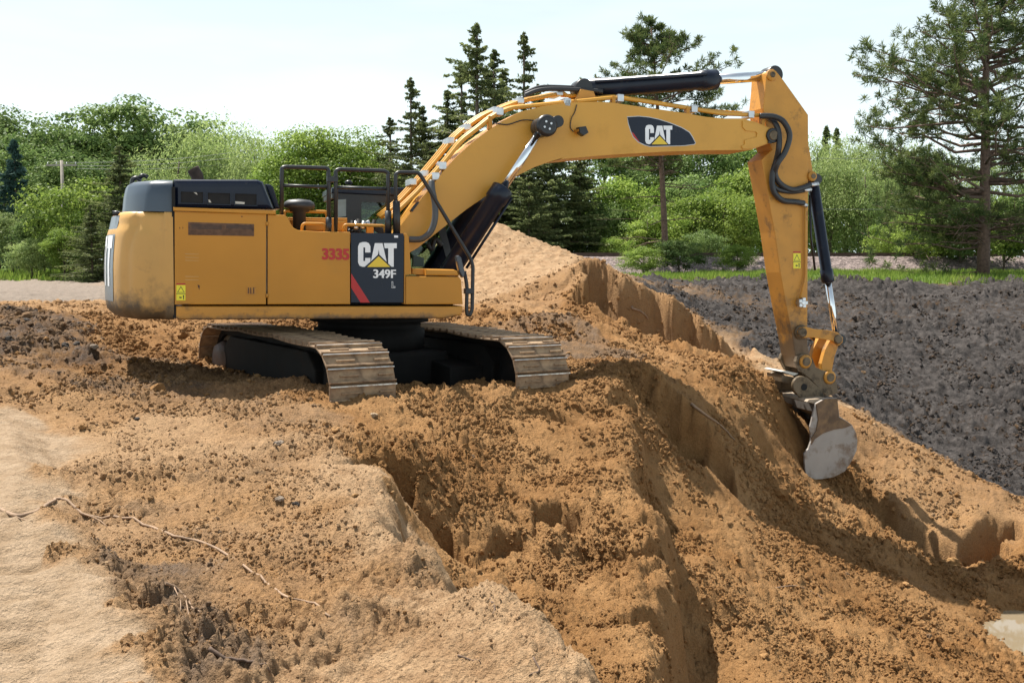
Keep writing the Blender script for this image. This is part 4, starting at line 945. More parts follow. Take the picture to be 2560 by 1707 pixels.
# hose from the pipe down to the deck
tube('boom_hose', smooth_path([P3(4, 405, 1000, BN - .08), P3(4, 412, 1080, BN - .14), P3(4, 435, 1200, BN - .18), P3(4, 432, 1330, BN - .2), P3(4, 395, 1430, BN - .2), P3(4, 320, 1490, BN - .15), P3(4, 215, 1495, BN - .1)], 6), .047, plain('grey_hose', (.065, .07, .075), .5, 0, .15, 6), boom, 12)
tube('grease_line', smooth_path([P3(4, 930, 500, BN - .02), P3(4, 1050, 518, BN - .02), P3(4, 1180, 480, BN - .03), P3(4, 1290, 485, BN - .06)]), .009, RUB, boom)
# boom cylinders
def cylinder(name, p0, p1, rb, rr, split, mat=CYLB, cap=.12):
    p0 = Vector(p0); p1 = Vector(p1); d = p1 - p0; L = d.length; m_ = p0 + d * split; a = d.normalized()
    bm = bmesh.new()
    lathe_x(bm, [(0, rb * .7), (.02, rb), (L * split - cap * 2, rb), (L * split - cap * 2 + .01, rb * 1.14), (L * split - .02, rb * 1.14), (L * split, rb * .9), (L * split + .005, rr * 1.1)], p0, a, 28)
    o = bm_obj(name, bm, mat, exc)
    cyl('piston_rod', m_ - a * .05, p1, rr, CHR, o, 24)
    e = bmesh.new(); lathe_x(e, [(0, rb * .9), (.02, rb), (.28, rb), (.30, rb * .9)], p1 + Vector((0, -.15, 0)), (0, 1, 0), 24); bm_obj('rod_eye', e, BLK, o)
    e = bmesh.new(); lathe_x(e, [(0, rb * .9), (.02, rb), (.28, rb), (.30, rb * .9)], p0 + Vector((0, -.15, 0)), (0, 1, 0), 24); bm_obj('base_eye', e, BLK, o)
    return o
for yl in (-.58, .58):
    q1 = P3(4, 1350, 540, -.58); q0 = P3(2, 1640, 1130, -.58)
    q1.y = q0.y = yl
    c = cylinder('boom_cylinder', q0, q1, .15, .065, .60)
    if yl < 0:
        e = bmesh.new(); lathe_x(e, [(0, .12), (.03, .165), (.10, .165), (.12, .14)], q1 + Vector((0, -.24, 0)), (0, 1, 0), 28); bm_obj('pin_cap', e, BLK, c)
        for k in range(4):
            a = k * math.pi / 2 + .5; o = q1 + Vector((.06 * math.cos(a) - .0, -.255, .06 * math.sin(a))); cyl('cap_bolt', o, o + Vector((0, .03, 0)), .017, ZINC, c, 10)
    tube('cylinder_line', [q0 + (q1 - q0) * .12 + Vector((.17, .02, -.10)), q0 + (q1 - q0) * .58 + Vector((.17, .02, -.10))], .022, CYLB, c)
cyl('boom_pin', P3(4, 1350, 540, .0) + Vector((0, -.72, 0)), P3(4, 1350, 540, .0) + Vector((0, .72, 0)), .09, BLK, boom, 20)
# stick cylinder on top of the boom
p0 = P3(5, 190, 262, 0); p1 = P3(5, 1880, 142, 0)
scy = cylinder('stick_cylinder', p0, p1, .150, .085, .70, cap=.17)
for yl in (-.2, .2):
    ext('cylinder_bracket', [(p0.x - .28, p0.z - .42), (p0.x + .3, p0.z - .45), (p0.x + .12, p0.z - .06), (p0.x - .10, p0.z - .04)], yl - .03, yl + .03, YEL2, scy, bev=.01)
for k, yl in enumerate((-.17, .0)):
    tube('stick_cylinder_hose', smooth_path([P3(4, 1200, 270 - k * 18, yl), P3(4, 1320, 225 - k * 22, yl), P3(4, 1500, 215 - k * 16, yl), P3(4, 1841, 232 - k * 12, yl), P3(5, 340, 285, yl)]), .036, RUB, scy, 10)
tube('stick_cylinder_pipe', [p0 + (p1 - p0) * .05 + Vector((0, -.16, .08)), p0 + (p1 - p0) * .62 + Vector((0, -.16, .08))], .025, CYLB, scy)
# --- stick ----------------------------------------------------------------------
SN = -.23
sp = UL(SN, (5, (1838, 118), (1860, 98), (1890, 92), (1925, 100), (1990, 180), (2212, 490), (2214, 800)), (6, (548, 120), (545, 700), (541, 1440)), (7, (566, 300), (598, 420), (600, 470), (560, 520), (490, 500), (462, 400), (430, 200), (388, 0)), (6, (310, 960), (262, 620), (200, 270), (150, 0)), (5, (1890, 800), (1850, 700), (1812, 430), (1830, 250)))
stick = ext('stick', sp, SN, -SN, STK, bev=.014)
ext('cylinder_ear', UL(SN, (5, (2214, 640), (2235, 760), (2275, 1010), (2280, 1050), (2255, 1075), (2214, 1080))), SN + .06, -SN - .06, YEL2, stick, bev=.008)
for c, x, y, r in ((5, 1886, 135, .095), (6, 582, 140, .085), (7, 510, 180, .13)):
    e = bmesh.new(); q = P3(c, x, y, SN - .02); lathe_x(e, [(0, r * .55), (.01, r * .6), (.012, r * .95), (.02, r), (.06, r)], q - Vector((0, .03, 0)), (0, 1, 0), 22); bm_obj('pin_boss', e, YEL2 if c != 7 else COUP, stick)
    cyl('pin_end', q - Vector((0, .045, 0)), q + Vector((0, .1, 0)), r * .5, COUP, stick, 16)
warn_label(stick, 6, 420, 780, 482, 925, SN - .002)
fb = bmesh.new(); q = P3(6, 470, 1215, SN); lathe_x(fb, [(0, .03), (.03, .06), (.08, .07), (.1, .075), (.16, .07)], q - Vector((0, .14, 0)), (0, 1, 0), 12)
for a in range(5): bm_box(fb, q + Vector((math.cos(a * 1.3) * .06 - .03, -.13, math.sin(a * 1.3) * .06 - .03)), q + Vector((math.cos(a * 1.3) * .06 + .03, -.05, math.sin(a * 1.3) * .06 + .03)), .008)
bm_obj('line_fitting', fb, ZINC, stick)
tube('stick_pipe', round_path([P3(6, 520, 400, SN - .04), P3(6, 525, 1000, SN - .04), P3(6, 475, 1180, SN - .06)], .1), .018, YEL2, stick)
# hoses over the boom tip
HO = plain('black_hose', (.02, .021, .024), .45, 0, .15, 8)
tube('stick_hose', smooth_path([P3(5, 1780, 500, BN - .02), P3(5, 1850, 500, BN - .06), P3(5, 1920, 510, BN - .1), P3(5, 1990, 550, BN - .14), P3(5, 2040, 640, BN - .15), P3(5, 2040, 720, BN - .14), P3(5, 2000, 830, BN - .1), P3(5, 1940, 920, BN - .06), P3(5, 1915, 1010, SN - .1), P3(5, 1960, 1100, SN - .08), P3(5, 2060, 1155, SN - .07), P3(5, 2160, 1140, SN - .06), P3(5, 2230, 1110, SN - .05)], 6), .048, HO, stick, 12)
tube('stick_hose', smooth_path([P3(5, 1860, 520, BN + .1), P3(5, 1920, 570, BN - .02), P3(5, 1950, 660, BN - .06), P3(5, 1950, 780, BN - .08), P3(5, 1925, 900, SN - .1), P3(5, 1895, 1000, SN - .1), P3(5, 1890, 1100, SN - .08), P3(6, 260, 280, SN - .07), P3(6, 330, 345, SN - .06), P3(6, 440, 358, SN - .06), P3(6, 510, 370, SN - .05)], 6), .048, HO, stick, 12)
tube('stick_hose', smooth_path([P3(5, 1880, 1080, SN - .06), P3(5, 1935, 1150, SN - .05), P3(5, 2060, 1175, SN - .04), P3(5, 2180, 1160, SN - .03)], 6), .040, HO, stick, 12)
for c, x, y, x2, y2 in ((5, 2215, 1115, 2300, 1105), (5, 2170, 1162, 2235, 1155), (6, 490, 372, 535, 392)):
    cyl('hose_fitting', P3(c, x, y, SN - .05), P3(c, x2, y2, SN - .05), .036, ZINC, stick, 12)
# bucket cylinder and links
b0 = P3(6, 585, 170, 0); b1 = P3(7, 825, 240, 0)
bcy = cylinder('bucket_cylinder', b0, b1, .098, .058, .64, cap=.12)
tube('bucket_cylinder_pipe', [P3(6, 560, 300, -.08), P3(6, 570, 640, -.1), P3(6, 605, 940, -.1)], .02, BLK, bcy)
for yl in (-.32, .32):
    il = ext('idler_link', UL(-.32, (7, (480, 175), (500, 140), (545, 130), (620, 150), (740, 160), (830, 180), (875, 225), (870, 270), (835, 300), (780, 255), (600, 225), (530, 230), (490, 215))), yl - .03, yl + .03, YEL2, exc, bev=.012)
    for x, y in ((512, 182), (828, 242)):
        e = bmesh.new(); q = P3(7, x, y, -.32); q.y = yl; lathe_x(e, [(0, .06), (.02, .085), (.05, .085)], q - Vector((0, .06, 0)), (0, 1, 0), 18); bm_obj('link_pin', e, COUP, il)
pl_ = UL(-.2, (7, (770, 235), (840, 240), (835, 300), (800, 400), (775, 545), (690, 530), (685, 460), (720, 330)))
ext('power_link', pl_, -.22, -.12, YEL2, exc, bev=.012)
ext('power_link', pl_, .12, .22, YEL2, exc, bev=.012)
ext('power_link_web', [(u, v) for u, v in UL(-.1, (7, (760, 330), (800, 340), (770, 500), (730, 490)))], -.12, .12, YEL2, exc, bev=.005)
# quick coupler: two cheek plates, pins, body
cpoly = UL(-.26, (7, (455, 440), (470, 395), (510, 372), (560, 375), (605, 410), (635, 490), (700, 520), (780, 530), (812, 570), (832, 720), (735, 752), (660, 680), (590, 600), (500, 530)))
cb_ = bmesh.new(); bm_ext(cb_, cpoly, -.28, -.20, .015); bm_ext(cb_, cpoly, .20, .28, .015)
bm_ext(cb_, UL(-.2, (7, (600, 560), (780, 600), (800, 700), (735, 735), (640, 650))), -.22, .22, .01)
cpl = bm_obj('quick_coupler', cb_, COUP, exc)
for x, y in ((545, 440), (760, 580)):
    q = P3(7, x, y, -.28); cyl('coupler_pin', q - Vector((0, .05, 0)), Vector((q.x, .33, q.z)), .075, COUP, cpl, 18)
    e = bmesh.new(); lathe_x(e, [(0, .09), (.015, .12), (.05, .12)], q - Vector((0, .035, 0)), (0, 1, 0), 20); bm_obj('pin_collar', e, YEL2, cpl)
ext('coupler_step', UL(-.2, (7, (318, 528), (345, 518), (470, 545), (430, 565))), -.25, .3, plain('bright_steel_plate', (.5, .47, .42), .45, .3), cpl, bev=.004)
ext('coupler_jaw', UL(-.2, (7, (330, 560), (470, 585), (450, 650), (330, 620))), -.22, .25, COUP, cpl, bev=.01)
# bucket
BK = -.72
bo = UL(BK, (7, (545, 800), (640, 815), (722, 768), (832, 765), (842, 850), (852, 930), (905, 962), (962, 1002), (1002, 1080), (1012, 1140), (1004, 1230), (965, 1320), (900, 1418), (800, 1470), (690, 1488), (562, 1492), (545, 1400), (536, 1262), (575, 1215), (598, 1150), (590, 1020), (622, 880)))[1:]
bucket = ext('bucket', bo, BK, BK + .04, BST, exc, bev=.008)
ext('bucket_side_plate', bo, -BK - .04, -BK, BST, bucket, bev=.008)
# wrapper sheet along the back
wb = bmesh.new(); wl_ = bo[2:15]
cu_, cv_ = sum(p[0] for p in bo) / len(bo), sum(p[1] for p in bo) / len(bo)
for a, b in zip(wl_, wl_[1:]):
    f = lambda p: (cu_ + (p[0] - cu_) * .95, cv_ + (p[1] - cv_) * .95)
    bm_ext(wb, [a, b, f(b), f(a)], BK + .041, -BK - .041, 0)
bm_obj('bucket_wrapper', wb, BST, bucket)
# upper side plate, brown with wet sand, and the wear seam
UP = plain('sand_caked_steel', (.135, .085, .05), .8, 0, .3, 5, dirt=(.26, .16, .08), dirt_amt=.5, dirt_scale=4)
ext('side_cutter', UL(BK - .01, (7, (640, 818), (722, 771), (829, 768), (845, 935), (900, 965), (960, 1005), (900, 1030), (800, 1045), (700, 1080), (630, 1130), (600, 1180), (600, 1120), (640, 1060), (660, 960))), BK - .022, BK + .001, UP, bucket, bev=.006)
for yl in (-.42, .36):
    eb_ = bmesh.new(); q = P3(7, 505, 655, -.4); lathe_x(eb_, [(0, .15), (.02, .17), (.06, .17)], Vector((q.x, yl, q.z)), (0, 1, 0), 22)
    bm_ext(eb_, UL(-.4, (7, (480, 590), (560, 580), (690, 700), (720, 770), (560, 800), (470, 740))), yl + .003, yl + .057, .01)
    bm_obj('bucket_ear', eb_, COUP, bucket)
cyl('ear_bore', P3(7, 535, 668, -.42) - Vector((0, .008, 0)), P3(7, 535, 668, -.42) + Vector((0, .04, 0)), .06, HOLE, bucket, 16)
ext('bucket_top_plate', UL(-.6, (7, (545, 795), (560, 775), (725, 762), (640, 822))), -.66, .66, plain('scoured_top_plate', (.32, .25, .18), .6), bucket, bev=.006)
for k in range(5):
    yy = BK + .08 + k * (-BK * 2 - .16) / 4; (u, v) = U(7, 560, 1492, BK)
    ext('bucket_tooth', [(u + .05, v + .04), (u - .02, v + .12), (u - .26, v + .0), (u - .22, v - .05)], yy - .05, yy + .05, BST, bucket, bev=.012)
# ---------------------------------------------------------------- vegetation
def leaf_mat(name, ca, cb, trans=.42):
    m, n, l, out = mat_new(name)
    a = n.new('ShaderNodeAttribute'); a.attribute_name = 'tint'
    oi = n.new('ShaderNodeObjectInfo')
    mx = n.new('ShaderNodeMix'); mx.data_type = 'RGBA'; mx.inputs[6].default_value = (*ca, 1); mx.inputs[7].default_value = (*cb, 1)
    l.new(a.outputs['Fac'], mx.inputs[0])
    hs = n.new('ShaderNodeHueSaturation'); l.new(mx.outputs[2], hs.inputs['Color'])
    mr = n.new('ShaderNodeMapRange'); mr.inputs[3].default_value = .8; mr.inputs[4].default_value = 1.2
    l.new(oi.outputs['Random'], mr.inputs[0]); l.new(mr.outputs[0], hs.inputs['Value'])
    d = n.new('ShaderNodeBsdfDiffuse'); t_ = n.new('ShaderNodeBsdfTranslucent'); g = n.new('ShaderNodeBsdfGlossy'); g.inputs['Roughness'].default_value = .45
    l.new(hs.outputs[0], d.inputs[0]); l.new(hs.outputs[0], t_.inputs[0])
    m1 = n.new('ShaderNodeMixShader'); m1.inputs[0].default_value = trans
    m2 = n.new('ShaderNodeMixShader'); m2.inputs[0].default_value = .012
    l.new(d.outputs[0], m1.inputs[1]); l.new(t_.outputs[0], m1.inputs[2]); l.new(m1.outputs[0], m2.inputs[1]); l.new(g.outputs[0], m2.inputs[2])
    l.new(m2.outputs[0], out.inputs[0]); return m
LEAF = {'wood': leaf_mat('woodland_leaves', (.085, .145, .042), (.215, .29, .09)),
        'bright': leaf_mat('bright_leaves', (.125, .205, .034), (.31, .40, .085), .5),
        'willow': leaf_mat('willow_leaves', (.155, .22, .07), (.32, .385, .14), .5),
        'cedar': leaf_mat('cedar_sprays', (.075, .105, .042), (.21, .235, .090), .5),
        'pine': leaf_mat('pine_needles', (.045, .080, .028), (.175, .205, .065), .4),
        'spruce': leaf_mat('blue_spruce_needles', (.03, .065, .055), (.06, .10, .085), .2),
        'grass': leaf_mat('grass_blades', (.10, .18, .025), (.25, .32, .065), .5)}
BARK = plain('grey_brown_bark', (.115, .085, .065), .9, 0, .35, 9, bump=.5)
BARKP = plain('pine_bark', (.135, .085, .062), .9, 0, .35, 7, bump=.6)
def quads(C, Nn, T, w, h, shape=0):
    """leaf faces: centres C, normals Nn, tangents T, half sizes w (across), h (along)"""
    B = np.cross(Nn, T); n = len(C); w = w[:, None]; h = h[:, None]
    v = np.empty((n, 4, 3)); v[:, 0] = C - T * h; v[:, 1] = C + B * w + T * h * shape; v[:, 2] = C + T * h; v[:, 3] = C - B * w + T * h * shape
    return v.reshape(-1, 3), np.arange(n * 4).reshape(n, 4)
def unit(a): return a / np.maximum(np.linalg.norm(a, axis=-1, keepdims=True), 1e-6)
def leaf_mesh(name, C, Nn, w, h, tint, rng, T=None, shape=.0):
    if T is None: T = rng.normal(size=C.shape)
    T = unit(T - Nn * (T * Nn).sum(1, keepdims=True))
    v, f = quads(C, Nn, T, w, h, shape); me = mesh_np(name, v, f); fattr(me, 'tint', np.clip(tint, 0, 1), 'FACE'); return me
def limbs_mesh(name, segs, seg=6):
    bm = bmesh.new()
    for pts, r0, r1 in segs:
        n = len(pts); bm_tube(bm, pts, r0, seg, [r0 + (r1 - r0) * i / (n - 1) for i in range(n)])
    me = bpy.data.meshes.new(name); bm.to_mesh(me); bm.free(); return me
def deciduous(seed, H, W, base, n, leaf, nb=30, droop=0, fill=.25):
    """crown of leafy sprays: irregular envelope, each spray a flattened, mostly upward-facing clump with a gap below it"""
    rng = np.random.default_rng(seed); cz_ = (H + base) / 2; rz = (H - base) / 2
    lob = unit(rng.normal(size=(7, 3)) + [0, 0, .35]); amp = rng.uniform(.12, .42, 7)
    def env(d): return .62 + (amp[None] * np.clip((d @ lob.T - .35) / .65, 0, 1) ** 1.3).max(1)
    bl = []
    while len(bl) < nb:
        d = unit(rng.normal(size=(1, 3)))[0]; e = float(env(d[None])[0]); q = d * e * rng.uniform(.45, 1.0) ** .6
        if q[2] < -.35 and rng.random() < .4: continue
        bl.append((np.array([q[0] * W / 2, q[1] * W / 2, cz_ + q[2] * rz]), rng.uniform(.07, .19) * W))
    C = []; Nn = []; ti = []; T = []
    per = n // nb
    for c, r in bl:
        d = unit(rng.normal(size=(per, 3))); flip = (d[:, 2] < 0) & (rng.random(per) < .6); d[flip, 2] *= -1
        rad = r * np.where(rng.random(per) < fill, rng.random(per) ** .5 * .9, rng.uniform(.7, 1.15, per))
        sp = unit(rng.normal(size=(8, 3))); k = (d @ sp.T).max(1); rad *= .55 + .55 * k
        q = c + d * rad[:, None] * np.array([1.1, 1.1, .62 + droop])
        if droop: q[:, 2] -= droop * r * rng.random(per) ** 2 * 2.2
        C.append(q); Nn.append(unit(d * .8 + rng.normal(size=(per, 3)) * .5 + [0, 0, .55]))
        ti.append(np.full(per, rng.uniform(.0, .95)) + rng.normal(0, .16, per))
    C = np.concatenate(C); Nn = np.concatenate(Nn); ti = np.concatenate(ti); m = len(C)
    sz = leaf * rng.uniform(.55, 1.25, m)
    T = np.tile([0, 0, -1.0], (m, 1)) + rng.normal(0, .35, (m, 3)) if droop else None
    crown = leaf_mesh('crown', C, Nn, sz * (.32 if droop else .55), sz * (1.15 if droop else .8), ti, rng, T)
    segs = []; r0 = .022 * H
    pts = [Vector((0, 0, -.3))]; x = y = 0
    for i in range(1, 7):
        x += rng.normal(0, .012 * H); y += rng.normal(0, .012 * H); pts.append(Vector((x, y, H * .78 * i / 6)))
    segs.append((pts, r0, r0 * .25))
    for c, r in bl[:16]:
        k = min(5, max(1, int(c[2] / H * 5.2))); a = pts[k]; b = Vector(c); segs.append(([a, (a + b) / 2 + Vector((0, 0, -.05 * H * .5)), b], r0 * .34, r0 * .06))
    return crown, limbs_mesh('trunk', segs)
def conifer(seed, H, W, n, leaf, gap_=.0, base=.06, droop=.25, lean=.0):
    """cedar / spruce: whorled branches with hanging sprays"""
    rng = np.random.default_rng(seed); C = []; Nn = []; ti = []; T = []; segs = []
    segs.append(([Vector((0, 0, -.3)), Vector((lean * .3, 0, H * .5)), Vector((lean, 0, H))], .014 * H, .004 * H))
    nbr = int(n / 105); zs = base + (1 - base) * rng.random(nbr) ** 1.15
    for z in zs:
        prof = (1 - z) ** .85 * min(1, .55 + z * 3); L = W / 2 * prof * rng.choice([.45, .7, .9, 1.15, 1.35]) * rng.uniform(.8, 1.15) + .12
        if rng.random() < gap_: L *= .5
        a = rng.uniform(0, 2 * math.pi); d = np.array([math.cos(a), math.sin(a), 0])
        rise = rng.uniform(-.05, .32) * (.5 + z)
        m = int(105 * min(1.6, .35 + L / (W / 2))); s = rng.random(m) ** .7
        p = np.array([lean * z, 0, z * H]) + d * (s * L)[:, None]; p[:, 2] += s * L * rise - droop * (s * L) ** 1.5 * .22
        wd = .30 * L * (1 - s) + .16 * leaf * 3
        side = np.array([-d[1], d[0], 0]); p += side * (rng.normal(0, .55, m) * wd)[:, None]; p[:, 2] -= np.abs(rng.normal(0, .5, m)) * leaf * 1.1
        C.append(p); nn = rng.normal(size=(m, 3)) * .7 + [0, 0, .6] + d * .3; Nn.append(unit(nn)); T.append(d + rng.normal(0, .45, (m, 3)) + [0, 0, -.25])
        ti.append(np.full(m, rng.uniform(.1, .7)) + .25 * (s - .5) + rng.normal(0, .14, m))
        if rng.random() < .3:
            e = Vector(np.array([lean * z, 0, z * H]) + d * L * .85 + [0, 0, L * rise * .8 - droop * L ** 1.5 * .15]); segs.append(([Vector((lean * z, 0, z * H)), e], .012 * L + .012, .006))
    C = np.concatenate(C); Nn = np.concatenate(Nn); T = np.concatenate(T); ti = np.concatenate(ti); m = len(C); sz = leaf * rng.uniform(.6, 1.3, m)
    return leaf_mesh('crown', C, Nn, sz * .38, sz * 1.0, ti, rng, T), limbs_mesh('trunk', segs, 5)
def pine(seed, H, trunk_r, W, clear, n_br, lean=(0, 0), tuft=.20, dead=10, top_gap=.5, low=None):
    """red pine: bare-ish trunk, upswept limbs ending in tufts of needles"""
    rng = np.random.default_rng(seed); segs = []; tc = []; td = []
    def ax(z): return np.array([lean[0] * (z / H) ** 1.4, lean[1] * z / H, z])
    segs.append(([Vector(ax(H * k / 8 - (.4 if k == 0 else 0))) for k in range(9)], trunk_r, trunk_r * .18))
    br = [(clear + (1 - clear) * rng.random() ** .9, None) for _ in range(n_br)] + [(z, a) for z, a in (low or [])]
    for z, ang in br:
        prof = min(1, (1 - z) * 2.2 + .16) * min(1, .5 + (z - clear) * 3); prof = max(prof, .18)
        L = W / 2 * prof * rng.uniform(.55, 1.15) if ang is None else W / 2 * .95
        a = rng.uniform(0, 2 * math.pi) if ang is None else ang
        d = np.array([math.cos(a), math.sin(a), 0]); rise = rng.uniform(-.10, .45) * (.35 + z); p0 = ax(z * H)
        pts = []
        for k in range(5):
            s = k / 4; q = p0 + d * L * s; q = q + [0, 0, L * (rise * s + .16 * s * s - .12 * s)] + rng.normal(0, .03 * L, 3) * (k > 0); pts.append(q)
        segs.append(([Vector(q) for q in pts], trunk_r * .20 * (.4 + prof), .012))
        nt = int(6 + 15 * L / (W / 2))
        for j in range(nt):
            s = 1 - rng.random() ** 1.5 * .72; i = min(3, int(s * 4)); q = pts[i] + (pts[i + 1] - pts[i]) * (s * 4 - i)
            side = np.array([-d[1], d[0], 0]); off = side * rng.normal(0, .20 * L * (1.15 - s * .6)) + np.array([0, 0, abs(rng.normal(0, .08 * L))]) + d * rng.normal(0, .05 * L)
            e = q + off; tc.append(e); v = off / (np.linalg.norm(off) + 1e-6) * .8 + d * .7 + [0, 0, .5]; td.append(v / np.linalg.norm(v))
            if j % 2 == 0: segs.append(([Vector(q), Vector(e)], .014, .006))
    for k in range(dead):
        z = rng.uniform(.10, clear + .1); a = rng.uniform(0, 2 * math.pi); L = W / 2 * rng.uniform(.25, .8); d = np.array([math.cos(a), math.sin(a), 0]); p0 = ax(z * H)
        mid_ = p0 + d * L * .55 + [0, 0, rng.normal(0, .08) * L]; e = p0 + d * L + [0, 0, rng.normal(-.05, .1) * L]
        segs.append(([Vector(p0), Vector(mid_), Vector(e)], .035, .006))
        for j in range(4):
            s = rng.uniform(.3, .9); b = p0 + (e - p0) * s; f = b + d * .3 * L * rng.random() + np.array([-d[1], d[0], 0]) * rng.normal(0, .25 * L) + [0, 0, rng.normal(0, .1) * L]; segs.append(([Vector(b), Vector(f)], .012, .004))
    tc = np.array(tc); td = np.array(td); K = 34; m = len(tc)
    C = np.repeat(tc, K, 0); D = np.repeat(td, K, 0); r = unit(rng.normal(size=(m * K, 3)) + D * .6)
    ln = tuft * rng.uniform(.7, 1.25, m * K) * np.repeat(rng.uniform(.7, 1.35, m), K)
    C = C + D * np.repeat(rng.uniform(0, 1, (m, 1)) * 0, K, 0) + D * (rng.random((m * K, 1)) - .5) * tuft * .8
    Nn = unit(np.cross(r, rng.normal(size=r.shape)))
    ti = np.repeat(rng.uniform(.05, .7, m), K) + .5 * np.clip(r[:, 2], -.3, 1) * .5 + rng.normal(0, .1, m * K)
    me = leaf_mesh('crown', C + r * (ln * .5)[:, None], Nn, np.full(m * K, .024), ln * .5, ti, rng, r)
    return me, limbs_mesh('trunk', segs, 6)
def put(name, protos, mat, bark, dx, Y, top, label, cat, i=0, group=None, wide=1.0, ground=None, rot=None, x=None):
    crown, trunk, H0 = protos[i % len(protos)]
    X = (dx * D2 - 1280) / F * Y if x is None else x
    zg = (ground_z(X, Y) if Y < 1400 else 1) if ground is None else ground
    zt = CAMH + (650 - top * D2) / F * Y; s = (zt - zg) / H0
    o = empty(name, (X, Y, zg - .05)); o.scale = (s * wide, s * wide, s)
    o.rotation_euler = (0, 0, (hash((dx, Y)) % 628) / 100 if rot is None else rot)
    tag(o, label, cat, group)
    for nm, me, mt in (('crown', crown, mat), ('trunk', trunk, bark)):
        c = bpy.data.objects.new(nm, me); COL.objects.link(c); c.parent = o
        if not me.materials: me.materials.append(mt)
        if me.materials[0] is not mt:
            c.material_slots[0].link = 'OBJECT'; c.material_slots[0].material = mt
    return o
WOOD = [(*deciduous(11, 16, 11, 1.5, 15000, .22, 95), 16), (*deciduous(12, 16, 10, 2, 15000, .22, 85), 16), (*deciduous(13, 16, 12, 1, 15000, .22, 100), 16)]
WILL = [(*deciduous(21, 14, 13.5,   .6, 16000, .17, 90, droop=.5), 14), (*deciduous(22, 14, 12, .6, 16000, .17, 80, droop=.5), 14)]
MAPL = [(*deciduous(31, 11, 9, .8, 20000, .125, 110), 11), (*deciduous(32, 11, 8, .6, 20000, .125, 100), 11)]
BUSH = [(*deciduous(41, 4, 5.2, .1, 13000, .085, 70, fill=.4), 4), (*deciduous(42, 4, 4.4, .1, 13000, .085, 64, fill=.4), 4)]
CEDA = [(*conifer(51, 14, 10.5, 27000, .135, .35), 14), (*conifer(52, 14, 9.5, 21000, .135, .45), 14), (*conifer(53, 12, 8.5, 26000, .14, .05, .01, .1), 12)]
SPRU = [(*conifer(61, 12, 5.5, 9000, .26, .1), 12)]
FG = 'trees along the left woodland edge'
woods = [(-70, 110, 232, 'dark green broadleaf tree cut by the left picture edge'), (35, 112, 250, 'broadleaf tree on the far left skyline beside the picture edge'),
         (125, 108, 240, 'broadleaf tree with feathery top on the left skyline'), (205, 112, 228, 'tall broadleaf tree on the left skyline above the dead pole'),
         (290, 108, 222, 'tallest broadleaf tree of the left skyline behind the engine hood'), (375, 112, 240, 'broadleaf tree on the skyline directly left of the pale willows'),
         (455, 114, 243, 'broadleaf tree on the skyline behind the tall pale willow'), (80, 96, 330, 'lower broadleaf tree in front of the left woodland skyline'),
         (185, 94, 318, 'rounded broadleaf tree behind the utility pole'), (330, 95, 345, 'shaded broadleaf tree between the cedar and the pale willow'), (0, 90, 400, 'low dark broadleaf tree at the left picture edge')]
for i, (dx, Y, tp, lb) in enumerate(woods): put('broadleaf_tree', WOOD, LEAF['wood'], BARK, dx, Y, tp, lb, 'tree', i, FG, 1.05)
wil = [(415, 84, 300, 'pale green willow directly above the exhaust stack'), (500, 88, 258, 'tallest pale green willow behind the machine'), (575, 86, 285, 'pale green willow left of the guard rails'),
       (625, 80, 325, 'low pale willow seen just left of the first guard rail')]
for i, (dx, Y, tp, lb) in enumerate(wil): put('willow_tree', WILL, LEAF['willow'], BARK, dx, Y, tp, lb, 'tree', i, 'willows behind the machine', 1.0)
put('spruce_tree', SPRU, LEAF['spruce'], BARK, 46, 84, 328, 'small blue-green spruce among the broadleaf trees at far left', 'spruce')
for i, (dx, Y, tp, lb) in enumerate([(692, 74, 292, 'bright green maple behind the first guard rail'), (752, 76, 276, 'tallest bright green maple left of the cedars'), (815, 74, 290, 'bright green maple touching the first cedar'), (868, 78, 325, 'low bright maple hidden behind the cedar spires')]):
    put('maple_tree', MAPL, LEAF['bright'], BARK, dx, Y, tp, lb, 'tree', i, 'bright maples behind the cab', 1.0)
for i, (dx, Y, tp, lb, w, k) in enumerate([(947, 62, 186, 'slender cedar with bare tip left of the tallest conifer', .95, 1), (1097, 60, 68, 'tallest conifer of the row, behind the boom', 1.0, 0), (1203, 61, 86, 'cedar spire right of the tallest conifer', .85, 1),
        (1030, 64, 215, 'bushy cedar filling the gap between two spires', 1.2, 0), (1155, 66, 170, 'shorter cedar between the two tallest spires', 1.0, 0), (900, 66, 275, 'low cedar beside the bright maples', 1.2, 1),
        (1270, 58, 300, 'dark cedar under the bend of the boom', 1.3, 2), (1215, 55, 380, 'dark low cedar behind the boom cylinder rod', 1.25, 2), (1330, 60, 345, 'dark cedar right of the sand pile peak', 1.2, 2),
        (990, 58, 330, 'dark cedar behind the cab roof', 1.3, 2), (1090, 57, 300, 'dark cedar behind the boom pipes', 1.3, 2), (1062, 63, 150, 'ragged cedar joined to the left side of the tallest conifer', .9, 1), (1135, 63, 125, 'ragged cedar joined to the right side of the tallest conifer', .9, 0), (1235, 63, 200, 'short cedar spire just above the boom cylinder hoses', .9, 1), (975, 64, 250, 'short cedar below the slender cedar tip', 1.1, 0)]):
    put('cedar_tree', CEDA, LEAF['cedar'], BARK, dx, Y, tp, lb, 'conifer', k, 'conifers behind the boom', w)
for i, (dx, Y, tp, lb, w) in enumerate([(285, 60, 338, 'olive cedar standing left of the counterweight', 1.15), (215, 56, 470, 'low olive cedar at the grass edge left of the machine', 1.3), (330, 57, 430, 'cedar hidden partly by the counterweight', 1.2)]):
    put('cedar_tree', CEDA, LEAF['cedar'], BARK, dx, Y, tp, lb, 'conifer', 2, 'cedars left of the machine', w)
